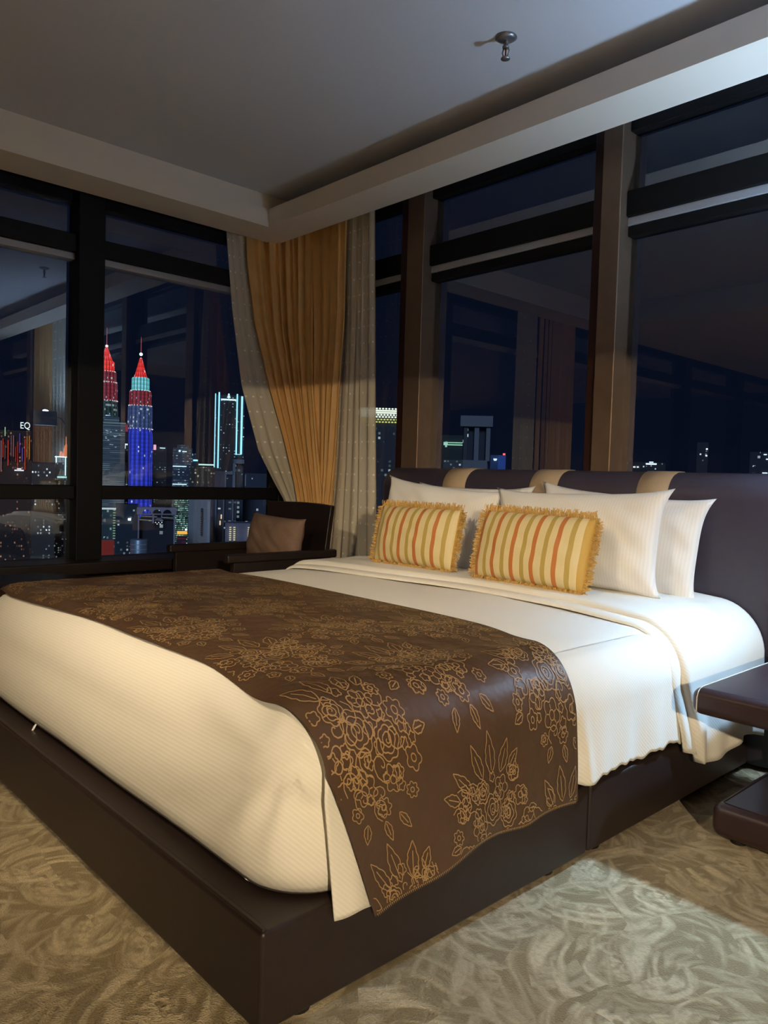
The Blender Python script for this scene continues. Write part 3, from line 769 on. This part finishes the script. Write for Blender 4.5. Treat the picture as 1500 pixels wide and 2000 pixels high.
# ---------------------------------------------------------------- city outside
GZ = -110
struct(boxo('ground', (-6000, -2500, GZ - 1), (2500, 6500, GZ), simple('city_ground', (.02, .022, .03), .9)))
def hvec(x, y): d = ray(x, y); return d / math.hypot(d.x, d.y)
class B:
    """a building given by the pixel span of its front, its roof line and its distance"""
    def __init__(s, x0, x1, yt, D, depth=None, zb=GZ):
        xm = (x0 + x1) / 2; h = hvec(xm, yt); s.c = CAM + h * D; s.top = s.c.z
        fwd = D * (h.x * fw.x + h.y * fw.y)
        s.w = abs(x1 - x0) / FPX * s.k(D, xm, yt); s.D = D; s.yaw = math.atan2(-h.x, h.y); s.dep = depth or s.w
        s.base = Vector((s.c.x, s.c.y, zb)); s.h = s.top - zb; s.x0, s.x1, s.yt = x0, x1, yt; s.zb = zb
    def k(s, D, x, y): return D * math.cos(math.atan((x - 750) / FPX)) ** 2
    def X(s, x): return (x - (s.x0 + s.x1) / 2) / (s.x1 - s.x0) * s.w
    def Z(s, y, x=None):
        x = x or (s.x0 + s.x1) / 2; return (CAM + hvec(x, y) * (s.D)).z - s.zb
    def root(s, name, label, cat='building', group=None):
        s.r = tag(empty(name, s.base, s.yaw), label, cat, group); return s.r
    def box(s, x0, x1, y0, y1, d0, d1, mat, name, lab=None):
        """d0,d1 depth behind (+) or in front (-) of the front plane"""
        zt = s.Z(y0) if y0 is not None else s.h; zb = s.Z(y1) if y1 is not None else 0
        o = boxo(name, (s.X(x0), d0, zb), (s.X(x1), d1, zt), mat, s.r)
        if lab: o['label'] = lab
        return o
white_l = emit('cool_white_tube', (.70, .95, 1), 1.6); cyan_l = emit('cyan_tube', (.35, .80, .95), 1.7)
def fac(nm, wall, lit, cw, ch, dens, st, fill=(.6, .5), seed=0.): return facade(nm, wall, lit, cw * .5, ch * .62, dens * 1.25 + .05, st, fill, seed=seed)
def sign_text(txt, b, x0, x1, y0, y1, mat, dep=-1.5):
    cu = bpy.data.curves.new('t', 'FONT'); cu.body = txt; cu.extrude = .02; cu.align_x = 'CENTER'
    to = bpy.data.objects.new('t', cu); COL.objects.link(to); bpy.context.view_layer.update()
    me = bpy.data.meshes.new_from_object(to.evaluated_get(bpy.context.evaluated_depsgraph_get())); COL.objects.unlink(to)
    xs_ = [v.co.x for v in me.vertices]; ys_ = [v.co.y for v in me.vertices]
    w_, h_ = max(xs_) - min(xs_), max(ys_) - min(ys_); W_, H_ = b.X(x1) - b.X(x0), b.Z(y0) - b.Z(y1)
    for v in me.vertices:
        px, py, pz = v.co; v.co = ((px - min(xs_)) / w_ * W_ + b.X(x0), dep - pz * 10, (py - min(ys_)) / h_ * H_ + b.Z(y1))
    o = link('sign_lettering', me, mat, b.r); return o

# twin pinnacle towers ---------------------------------------------------------
def tiermat(nm, base, em, st, cw, ch, dens=.5, vert=False, body=.25):
    t = NT(nm); x, y, z = t.xyz(t.coord())[:3]
    an = t.math('ARCTAN2', y, x); u = t.math('MULTIPLY', an, 10.0); v = t.math('DIVIDE', z, ch)
    cv = t.n('ShaderNodeCombineXYZ'); t.put(t.math('FLOOR', u), cv.inputs[0]); t.put(t.math('FLOOR', v), cv.inputs[1])
    wn = t.n('ShaderNodeTexWhiteNoise'); t.put(cv.outputs[0], wn.inputs['Vector'])
    on = t.math('GREATER_THAN', wn.outputs['Value'], 1 - dens)
    win = t.math('MULTIPLY', on, t.math('LESS_THAN', t.math('FRACT', v), .45))
    rib = t.math('POWER', t.math('ABSOLUTE', t.math('SINE', t.math('MULTIPLY', an, 8.0))), 3.0)
    s = t.math('ADD', t.math('MULTIPLY', rib, body), body * .35)
    s = t.math('MULTIPLY', s, t.math('MULTIPLY_ADD', t.math('FRACT', v), .5, .6))
    col = t.mix(win, c4(em), (.85, .95, 1, 1)) if dens > 0 else c4(em)
    s2 = t.math('ADD', s, t.math('MULTIPLY', win, .55)) if dens > 0 else s
    t.set(Base_Color=c4(base), Roughness=.5, Emission_Color=col, Emission_Strength=t.math('MULTIPLY', s2, st)); return t.m
RED = tiermat('tower_red_light', (.2, .02, .02), (1, .05, .04), 1.5, 5, 9, .07, body=.8)
RED2 = tiermat('tower_dull_red_light', (.1, .02, .03), (.8, .10, .14), .55, 5, 7, .10, body=.6)
TEAL = tiermat('tower_teal_light', (.1, .2, .2), (.25, .85, .9), 1.0, 5, 8, .0, body=.9)
BLUG = tiermat('tower_blue_grey', (.05, .07, .12), (.13, .20, .50), .6, 5, 8, .08, body=.7)
BLUE = tiermat('tower_blue_light', (.02, .03, .2), (.05, .08, .95), .75, 5, 8, .03, body=.8)
GRN = tiermat('tower_dim_green_windows', (.03, .05, .05), (.15, .30, .28), .45, 5, 8, .35, body=.3)
BALLR = emit('beacon_red_white', (1, .55, .5), 2.5); BALLT = emit('beacon_teal_white', (.6, 1, 1), 3.0); SPIRE = emit('spire_red', (.55, .12, .16), .7)
def ring_lights(mb, r, z, n, s=2.2):
    for k in range(n):
        a = 2 * PI * k / n; mb.box((r * math.cos(a) - s / 2, r * math.sin(a) - s / 2, z - s / 2), (r * math.cos(a) + s / 2, r * math.sin(a) + s / 2, z + s / 2))
def tower(cx, tipy, D, tiers, cone, ball, spirebot, label, ballmat, name='skyscraper', rings=()):
    b = B(cx - 25, cx + 25, tipy, D); pxm = b.w / 50; r = b.root(name, label, 'skyscraper')
    for i, (y0, y1, hw, mat, lab) in enumerate(tiers):
        z0, z1 = b.Z(y1), b.Z(y0); R = hw * pxm
        m = MB(); seg = 64; prof = [(0, z0), (R, z0), (R * .985, z1 - (z1 - z0) * .08), (R * .90, z1), (0, z1)]
        vs = []; 
        for k_ in range(seg):
            a = 2 * PI * k_ / seg; lob = 1 - .07 * abs(math.sin(4 * a)) 
            for rr, z in prof: vs.append((rr * lob * math.cos(a), rr * lob * math.sin(a), z))
        n = len(prof); fs = [(k_ * n + j, ((k_ + 1) % seg) * n + j, ((k_ + 1) % seg) * n + j + 1, k_ * n + j + 1) for k_ in range(seg) for j in range(n - 1)]
        m.add(vs, fs); o = m.build('tower_tier', mat, r); o['label'] = lab
    m = MB(); y0, y1, hw0, hw1, mat, lab = cone
    prof = []; N = 9
    for i in range(N + 1):
        t = i / N; z = b.Z(y1 + (y0 - y1) * t); R = (hw1 + (hw0 - hw1) * t ** .85) * pxm
        prof += [(R * 1.0, z), (R * .90, z + (b.Z(y0) - b.Z(y1)) / N * .55)]
    m.lathe([(0, prof[0][1])] + prof + [(0, prof[-1][1])], seg=32); o = m.build('pinnacle', mat, r); o['label'] = lab
    m = MB(); by, br = ball; R = br * pxm; m.lathe([(R * math.sin(PI * i / 10), b.Z(by) - R * math.cos(PI * i / 10)) for i in range(11)], seg=16); m.build('beacon_ball', ballmat, r, True)
    m = MB(); m.lathe([(R * .7 * math.sin(PI * i / 8), b.Z(by + 9) - R * .7 * math.cos(PI * i / 8)) for i in range(9)], seg=12); m.build('beacon_ball', ballmat, r, True)
    m = MB(); m.tube([(0, 0, b.Z(by)), (0, 0, b.Z(tipy))], [1.0 * pxm, .5 * pxm], 6); m.build('spire', SPIRE, r)
    m = MB(); 
    for y, hw, n in rings: ring_lights(m, hw * pxm, b.Z(y), n, 1.5 * pxm)
    m.build('ring_of_lamps', emit('lamp_dots', (.95, .85, .85), 1.3), r)['kind'] = 'stuff'
    m = MB(); hwb = tiers[0][2] * pxm * .96; m.lathe([(0, 0), (hwb, 0), (hwb, b.Z(tiers[0][1])), (0, b.Z(tiers[0][1]))], seg=32); m.build('tower_shaft', tiers[0][3], r)
tower(209, 640, 1500, [(783, 1000, 24.5, GRN, 'dim shaft with rows of pale windows'), (747, 783, 22.5, RED2, 'dull red tier'), (726, 747, 20, RED2, 'upper dull red tier'), (706, 726, 16, RED, 'bright red tier')],
      (680, 706, 3, 13.5, RED, 'bright red stepped pinnacle'), (676, 2.8), 0, 'left twin skyscraper with a red crown, half hidden by the dark mullion', BALLR, rings=((726, 17.5, 22), (747, 20.5, 24), (783, 22.5, 26)))
tower(276, 658, 1560, [(838, 1000, 26, BLUE, 'deep blue lit shaft'), (793, 838, 24.5, BLUG, 'blue grey tier'), (764, 793, 22, RED2, 'dull red tier'), (738, 764, 17.5, TEAL, 'bright teal tier')],
      (702, 738, 3, 14, RED, 'bright red stepped pinnacle'), (692, 3.2), 0, 'right twin skyscraper with a teal collar and deep blue shaft', BALLT, rings=((764, 19, 22), (793, 22.5, 24), (838, 25, 24)))

LITW = (.75, .92, 1.0); LITY = (1, .85, .5); LITG = (.5, 1, .75)
def block(name, label, x0, x1, yt, D, mat, cat='building', depth=None, group=None, roof=None):
    b = B(x0, x1, yt, D, depth); b.root(name, label, cat, group)
    boxo('facade', (-b.w / 2, 0, 0), (b.w / 2, b.dep, b.h), mat, b.r)
    if roof: boxo('roof_plant', (-b.w * .3, b.dep * .2, b.h), (b.w * .3, b.dep * .8, b.h + roof), mat, b.r)
    return b
def parts(name, mat, b, segs, th=1.2):
    for sg in segs: mb = MB(); lines(mb, b, [sg], th); mb.build(name, mat, b.r)
def lines(mb, b, segs, th=1.2):
    """bars on the front plane: (x0,y0,x1,y1) px"""
    t = th / FPX * b.D * .5
    for x0, y0, x1, y1 in segs:
        X0, X1, Z0, Z1 = b.X(x0), b.X(x1), b.Z(y0), b.Z(y1)
        mb.box((min(X0, X1) - t, -2.0, min(Z0, Z1) - t), (max(X0, X1) + t, -.4, max(Z0, Z1) + t))
# striped tower in front of the left twin
b = block('office_tower', 'blue grey office tower with fine horizontal bands below the left twin skyscraper', 186, 245, 824, 900, fac('banded_facade', (.10, .14, .17), (.45, .62, .70), 200, 3.4, 2.0, .16, (1, .45)), roof=6)
parts('parapet_light', emit('parapet_glow', (.3, .45, .5), .35), b, [(187, 826, 245, 826)], 2.5)
m = MB()
for i in range(16): 
    xx, yy = random.uniform(205, 238), random.uniform(838, 875); lines(m, b, [(xx, yy, xx + 2, yy)], 1.0)
m.build('lit_window', emit('cool_window', LITW, .6), b.r)['kind'] = 'stuff'
b = block('office_tower', 'dark office tower with a red rooftop glow just behind the banded tower', 228, 251, 827, 1050, fac('dark_a', (.03, .035, .05), LITW, 6, 4, .06, .5)); 
parts('roof_lamp', emit('dull_red_lamp', (.5, .08, .12), .5), b, [(232, 829, 240, 832), (246, 830, 249, 842)], 2)
b = block('office_tower', 'dark slim tower with white corner sign left of the blue skyscraper shaft', 242, 252, 866, 1000, fac('dark_b', (.03, .04, .06), LITW, 6, 4, .05, .5))
parts('corner_sign', white_l, b, [(244, 868, 248, 868), (244, 869, 244, 875)], 2.5)
b = block('office_tower', 'dark tower with a pink roof light right of the blue skyscraper shaft', 298, 326, 872, 1150, fac('dark_c', (.018, .02, .035), LITW, 7, 5, .10, .7, (.4, .35)))
parts('roof_lamp', emit('pink_lamp', (1, .5, .65), 1.2), b, [(301, 870, 304, 878)], 2)
parts('roof_sign', white_l, b, [(313, 875, 322, 875)], 1.4)
b = block('office_tower', 'grey blue glass tower with white roof signs, mid skyline above the green lit floors', 338, 376, 875, 760, fac('glass_mid', (.045, .06, .10), (.5, .75, .85), 4, 4.2, .42, .55, (.75, .3)), roof=3)
parts('roof_sign', white_l, b, [(350, 880, 352, 882), (357, 882, 364, 882), (339, 911, 364, 911), (339, 946, 365, 946)], 1.6)
b = block('office_tower', 'small dark tower with a cyan and red rooftop sign', 369, 384, 886, 980, fac('dark_d', (.03, .04, .06), LITW, 5, 4, .1, .5))
parts('roof_sign', cyan_l, b, [(371, 888, 375, 888), (379, 899, 385, 899)], 3)
b = block('office_block', 'low brownish block with warm windows left of the cyan outlined tower', 372, 420, 912, 640, fac('warm_low', (.06, .05, .045), LITY, 4.2, 4, .20, .6))
parts('roof_sign', emit('pale_green_tube', (.6, .95, .85), 1.4), b, [(389, 907.5, 418, 907.5)], 2.4)
# cyan outlined tower
b = block('office_tower', 'tall dark tower outlined with vertical cyan light tubes beside the curtain', 419.5, 478, 772, 1000, fac('dark_e', (.010, .022, .034), LITW, 7, 6, .13, .9, (.35, .3)))
for seg in [(421.5, 771, 421.5, 914), (429, 768, 428, 914), (464, 770, 463, 887), (474, 774, 472, 886)]:
    parts('light_tube', cyan_l, b, [seg], 1.7)
parts('light_tube', cyan_l, b, [(464, 887, 472, 887)], 1)
m = MB()
for i in range(11): lines(m, b, [(433 + i * 2.6 + (i % 3) * .3, 780.5, 434.4 + i * 2.6, 781.3)], 1.8)
m.build('name_sign', white_l, b.r)
parts('tree_emblem', white_l, b, [(444.5, 776.5, 449.5, 776.5), (445.2, 774, 448.8, 774), (446, 771, 448, 771), (447, 769.5, 447, 778)], 1.4)
# grey construction-like frames
GREY = simple('grey_concrete', (.22, .25, .30), .8, var=.15, vscale=.05)
b = B(420, 480, 897, 420); b.root('concrete_building', 'grey concrete high-rise with a stepped open frame below the cyan outlined tower', 'building')
DK = fac('dark_f', (.03, .04, .065), LITW, 4, 4, .10, .5)
b.box(420, 452, 921, None, 0, 18, simple('grey_wall_dim', (.10, .115, .14), .8), 'facade')
b.box(444, 456, 921, None, -2, 10, DK, 'wall_recess'); b.box(455, 460, 898, None, -3, 4, GREY, 'frame_column'); b.box(440, 443, 926, None, -3, 0, GREY, 'frame_column')
b.box(440, 457, 921, 927, -3, 3, GREY, 'frame_beam'); b.box(455, 477, 897, 905, -3, 6, GREY, 'frame_beam'); b.box(460, 476, 905, None, 0, 16, DK, 'facade')
b = block('office_block', 'dark block with scattered white lights right beside the sheer curtain edge', 478, 545, 925, 700, fac('dark_g', (.03, .045, .075), LITW, 6, 5, .10, 1.0, (.35, .4)))
parts('light_tube', emit('dim_tube', (.3, .35, .45), .5), b, [(474, 928, 474, 950), (480, 928, 480, 950)], .8)
# lower pane
b = block('office_block', 'teal lit office block left in the lower pane beside the dark mullion', 180, 226, 992, 330, fac('teal_office', (.05, .085, .10), (.55, .85, .8), 2.3, 2.9, .12, .6))
parts('roof_light', emit('soft_white', (.7, .85, .9), .8), b, [(188, 994, 226, 992), (188, 1014, 192, 1014)], 1.2)
m = MB()
for yy in range(996, 1056, 5): lines(m, b, [(222, yy, 225, yy)], 1.4)
m.build('stair_light', emit('greenish_window', (.6, .85, .55), .45), b.r)
b = block('residential_tower', 'deep dark block with a white lamp between the office and the arched gateway', 226, 270, 985, 420, fac('dark_h', (.02, .035, .06), LITW, 3, 3, .05, .6))
parts('street_lamp', emit('white_lamp', (.9, .97, 1), 2.5), b, [(252.5, 1014, 254, 1014)], 4)
b = B(268, 346, 989, 300); b.root('gateway_building', 'pale building with a three arched rooftop frame on slender columns', 'building')
PALE = simple('pale_render', (.34, .33, .40), .8); ARC_D = fac('dark_i', (.016, .022, .038), LITW, 4, 4, .05, .5)
m = MB()   # arched beam: three arches cut by building voussoirs
def arch(b, mb, xc, hw, ytop, yb, n=14):
    for i in range(n):
        a0, a1 = PI * i / n, PI * (i + 1) / n
        xa, xb_ = xc - hw * math.cos(a0), xc - hw * math.cos(a1); ya, yb_ = yb - (yb - ytop) * math.sin(a0) * .8, yb - (yb - ytop) * math.sin(a1) * .8
        mb.add([(b.X(xa), -1, b.Z(ya)), (b.X(xb_), -1, b.Z(yb_)), (b.X(xb_), -1, b.Z(ytop - 2)), (b.X(xa), -1, b.Z(ytop - 2)),
                (b.X(xa), 2, b.Z(ya)), (b.X(xb_), 2, b.Z(yb_)), (b.X(xb_), 2, b.Z(ytop - 2)), (b.X(xa), 2, b.Z(ytop - 2))],
               [(0, 1, 2, 3), (7, 6, 5, 4), (0, 4, 5, 1), (3, 2, 6, 7), (1, 5, 6, 2), (0, 3, 7, 4)])
for xc in (287, 307, 327): arch(b, m, xc, 8.5, 993, 1003)
for x0, x1 in ((268, 278.5), (295.5, 298.5), (315.5, 318.5), (335.5, 345)): m.box((b.X(x0), -1, b.Z(1003)), (b.X(x1), 2, b.Z(991)))
m.box((b.X(268), -1.5, b.Z(1005)), (b.X(345), 2.5, b.Z(1003)))
m.build('arched_beam', PALE, b.r)
for x0, x1 in ((270, 272.5), (340, 343)): b.box(x0, x1, 1005, None, -1, 1, PALE, 'column')
for x0, x1, y1 in ((298, 301, 1022), (315, 317, 1010)): b.box(x0, x1, 1005, y1, -1, 1, PALE, 'column')
m = MB(); m.add([(b.X(302), 0, b.Z(1017)), (b.X(320), 0, b.Z(1017)), (b.X(320), 8, b.Z(1017)), (b.X(302), 8, b.Z(1017)), (b.X(311), 4, b.Z(1007))], [(0, 1, 2, 3), (0, 1, 4), (1, 2, 4), (2, 3, 4), (3, 0, 4)])
m.build('pavilion_roof', PALE, b.r)
m = MB()
for i in range(5): lines(m, b, [(304 + i * 3, 1020 + (i % 2) * 3, 305 + i * 3, 1020 + (i % 2) * 3)], 1.2)
m.build('lamp', emit('soft_white2', (.85, .9, .9), 1.0), b.r)
b.box(272, 341, 1018, None, 3, 40, ARC_D, 'facade')
b = block('office_tower', 'slim tower with bright green lit floors and an orange sign near its foot', 340, 368, 970, 380, fac('green_floors', (.02, .06, .05), (.55, 1, .8), 1.3, 1.5, .62, .8, (.8, .45)))
parts('shop_sign', emit('orange_sign', (1, .50, .08), 1.3), b, [(350, 1040, 364, 1040)], 5.4)
parts('lamp', emit('white_lamp2', (1, 1, .95), 2), b, [(364, 1034, 365, 1034)], 3)
b = block('podium_block', 'low magenta lit podium below the orange sign', 345, 364, 1052, 280, emit('dummy', (0, 0, 0), 0), depth=8)
b.r.children[0].data.materials[0] = facade('magenta_podium', (.08, .02, .04), (.7, .12, .25), 3, 3, .8, .22, (.9, .8))
b = block('concrete_building', 'pale grey slab tower with one dark column of windows, behind the armchair table', 369, 412, 972, 340, simple('slab_grey', (.30, .32, .35), .8, var=.12, vscale=.1))
m = MB()
for i in range(13): lines(m, b, [(393, 993 + i * 4.2, 395.5, 993 + i * 4.2)], 1.3)
m.build('window_column', simple('dark_panes', (.01, .015, .025), .4), b.r)
b.box(406, 411, 978, None, -4, 0, simple('slab_edge', (.42, .46, .52), .8), 'edge_fin')
b = block('residential_tower', 'dark tower with pale vertical fins right of the grey slab tower', 411, 462, 965, 380, fac('fins', (.04, .055, .09), LITW, 5, 5, .13, .7, (.5, .25)))
for x0 in (421, 436, 454): b.box(x0, x0 + 2.6, 972, None, -2, 0, GREY, 'fin')
parts('lamp', emit('orange_white', (1, .75, .5), 1.3), b, [(433, 1006, 433, 1012), (431, 1018, 431, 1024)], 2)
b = block('residential_tower', 'lilac grey apartment block with warm lit window columns beside the armchair', 440, 500, 1022, 260, simple('lilac_wall', (.17, .17, .25), .8, var=.1, vscale=.1))
m = MB()
for xx in (449, 457, 485, 492):
    for yy in range(1030, 1058, 4): lines(m, b, [(xx, yy, xx + 2.4, yy)], 1.5)
m.build('lit_window', emit('warm_window', (1, .92, .6), .8), b.r)['kind'] = 'stuff'
block('residential_tower', 'dark blue apartment tower behind the lilac grey apartment block', 462, 540, 968, 450, fac('dark_j', (.04, .05, .08), LITW, 6, 6, .14, 1.0, (.4, .35)))
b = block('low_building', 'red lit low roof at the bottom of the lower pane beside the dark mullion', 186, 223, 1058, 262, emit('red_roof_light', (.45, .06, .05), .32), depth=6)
b = B(254, 290, 1055, 262); b.root('water_tank', 'pale round banded tank low in the lower pane below the arched gateway')
m = MB(); r_ = b.w / 2; m.lathe([(0, 0), (r_, 0), (r_, b.h), (r_ * .97, b.h + .3), (0, b.h + .3)], seg=40); m.build('tank_shell', simple('tank_metal', (.35, .45, .55), .35, .5), b.r, True)
m = MB()
for i in range(3): m.lathe([(r_ * 1.01, b.h - 1.2 - i * 1.6), (r_ * 1.02, b.h - 1.3 - i * 1.6), (r_ * 1.01, b.h - 1.4 - i * 1.6)], seg=40)
m.build('tank_band', simple('tank_band', (.5, .5, .5), .5), b.r)['kind'] = 'stuff'
# left pane
b = block('hotel_tower', 'dark tower with red and amber lit facade strips below two white letters, far left', -40, 62, 840, 620, fac('hotel_dark', (.03, .02, .02), (1, .45, .25), 3, 4, .12, .35))
sign_text('EQ', b, 40, 59, 823, 838, emit('white_sign', (.9, 1, .97), 1.3), -2)
rs = random.Random(4); reds = [emit('facade_red', (.75, .08, .05), .45), emit('facade_amber', (.8, .30, .06), .45), emit('facade_pink', (.5, .25, .30), .35), emit('facade_violet', (.25, .15, .7), .5)]
xx = -36.
while xx < 60:
    m = MB(); y0 = rs.uniform(845, 875); lines(m, b, [(xx, y0, xx, y0 + rs.uniform(25, 60))], rs.uniform(1.0, 2.4)); m.build('light_strip', rs.choice(reds[:3] if not 38 < xx < 44 else reds[3:]), b.r); xx += rs.uniform(3.0, 6.0)
parts('light_strip', emit('green_tube', (.5, .9, .5), .8), b, [(10, 835, 10, 851)], 1.3)
parts('entrance_light', emit('white3', (.95, .95, 1), 1.3), b, [(30, 918, 46, 918), (35, 915, 41, 915)], 2)
b = block('office_tower', 'small tower with white outlined edges and an orange domed roof left of the mullion', 108, 137, 892, 700, fac('outlined', (.05, .065, .08), LITW, 3, 3, .15, .3))
parts('light_tube', white_l, b, [(108, 892.5, 136, 892.5), (110, 892, 110, 903), (128, 893, 128, 928), (135.5, 893, 134, 922)], 1.8)
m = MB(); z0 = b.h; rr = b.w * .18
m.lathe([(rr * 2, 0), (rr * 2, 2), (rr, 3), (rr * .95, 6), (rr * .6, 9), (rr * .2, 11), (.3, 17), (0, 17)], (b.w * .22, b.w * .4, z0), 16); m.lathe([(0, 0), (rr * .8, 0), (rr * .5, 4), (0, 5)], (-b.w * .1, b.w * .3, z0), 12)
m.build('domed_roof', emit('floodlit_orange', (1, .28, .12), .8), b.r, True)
m = MB()
for i in range(8): lines(m, b, [(114 + i * 2.7, 932, 115.6 + i * 2.7, 932)], 3.0)
m.build('name_sign', emit('teal_sign', (.45, .95, .90), 1.0), b.r)
block('residential_tower', 'dim grey green low block right of the amber tower in the left pane', 62, 108, 905, 520, fac('dimgreen', (.045, .05, .05), LITW, 3.2, 3.2, .07, 1.2, (.5, .5)))
# behind the headboard wall
b = block('sign_building', 'dark building topped by a bright patterned white and yellow sign beside the sheer', 700, 824, 800, 520, fac('dark_k', (.02, .028, .045), LITW, 5, 5, .07, .6))
m = MB()
for i in range(40):
    for j in range(5):
        if j in (1, 2) or (i + j) % 2: lines(m, b, [(702 + i * 3.05, 799 + j * 4, 703.2 + i * 3.05, 799 + j * 4)], 2.6)
m.build('patterned_sign', emit('sign_cream', (.95, 1, .80), 1.5), b.r)
m = MB()
for i in range(40): lines(m, b, [(702 + i * 3.05, 820 + (i % 2) * 5, 703.6 + i * 3.05, 820 + (i % 2) * 5)], 2.2)
m.build('patterned_sign', emit('sign_yellow', (.95, .95, .25), 1.0), b.r)
b = block('low_building', 'pale low building with a slim chimney behind the first bronze post', 815, 846, 873, 420, simple('pale_low', (.16, .17, .19), .8, var=.1, vscale=.1))
b.box(820, 824, 852, 873, 2, 5, simple('chimney_grey', (.3, .31, .33), .8), 'chimney')
b = block('office_building', 'dark office building carrying a pale green lit name sign', 862, 915, 850, 620, fac('dark_l', (.010, .022, .024), LITW, 5, 5, .05, .8))
parts('sign_board', emit('green_sign', (.45, .95, .65), .9), b, [(870, 867, 911, 867)], 6.0)
m = MB()
for i in range(9): lines(m, b, [(876 + i * 3.2, 866.6, 877.6 + i * 3.2, 867.4)], 1.4)
o = m.build('sign_lettering', simple('dark_lettering', (.01, .05, .03), .6), b.r); o.location.y = -1.2
b = B(900, 965, 812, 480); b.root('concrete_building', 'grey tower with a wide cap slab on two columns above the first beige strap', 'building')
GT = simple('tower_grey', (.17, .19, .22), .8, var=.1, vscale=.1)
b.box(900, 963, 812, 833, 0, 20, GT, 'cap_slab'); b.box(928, 937, 833, 900, 2, 6, GT, 'column'); b.box(951, 959, 833, 900, 2, 6, GT, 'column'); b.box(907, 914, 833, 900, 2, 6, simple('tower_grey_dim', (.06, .07, .08), .8), 'column')
b.box(905, 957, 833, None, 7, 20, fac('dark_m', (.02, .028, .045), LITW, 6, 6, .06, 1.0), 'facade'); b.box(903, 955, 899, None, 0, 20, GT, 'podium')
b = block('office_building', 'small blue lit building with a white sign and a red roof lamp', 958, 988, 889, 640, facade('blue_face', (.02, .05, .14), (.03, .10, .55), 60, 40, 2.0, .35, (1, 1)))
parts('roof_sign', white_l, b, [(965, 897, 970, 897), (966, 899, 969, 899)], 2)
parts('roof_lamp', emit('red_lamp', (1, .12, .15), 2), b, [(984, 887, 985, 887)], 3.5)
block('low_building', 'row of low dark roofs at the foot of the capped grey tower', 866, 904, 898, 455, fac('dark_n', (.07, .08, .09), LITW, 3.5, 3, .12, .8), depth=12)
b = block('distant_building', 'far dark building with a small bluish white sign above the third strap', 1225, 1300, 903, 1800, fac('far1', (.012, .016, .03), LITW, 9, 9, .05, 1))
m = MB()
for i in range(8): lines(m, b, [(1263 + i * 2.4, 906, 1264.3 + i * 2.4, 906)], 2.6)
lines(m, b, [(1269, 902.5, 1275, 902.5)], 1.8); m.build('roof_sign', emit('bluish_sign', (.65, .85, 1), 2.0), b.r)
b = block('distant_building', 'far dark tower rising with two stacked white lamps near the right edge', 1362, 1384, 864, 1500, fac('far2', (.02, .024, .04), LITW, 9, 9, .03, 1))
parts('lamp', emit('white4', (.8, .95, .95), 1.6), b, [(1381, 877, 1381.5, 877), (1380.5, 890, 1381, 890)], 2.6)
b = block('distant_building', 'far dark bluish block at the right edge with three small white lamps', 1465, 1530, 883, 1300, fac('far3', (.018, .024, .045), LITW, 12, 12, .02, 1))
parts('lamp', emit('white5', (.75, .9, 1), 1.6), b, [(1493, 888, 1497, 888), (1498, 897, 1502, 897), (1492, 924, 1500, 924)], 1.8)
b = block('distant_building', 'long low far roofline with a few warm lamps right of the tall bronze post', 1212, 1262, 909, 1600, fac('far4', (.012, .016, .028), LITW, 9, 9, .02, 1))
parts('lamp', emit('warm_white6', (1, .95, .85), 1.4), b, [(1238, 912, 1240, 912), (1245, 912, 1246.5, 912), (1221, 852, 1222, 852)], 2.4)
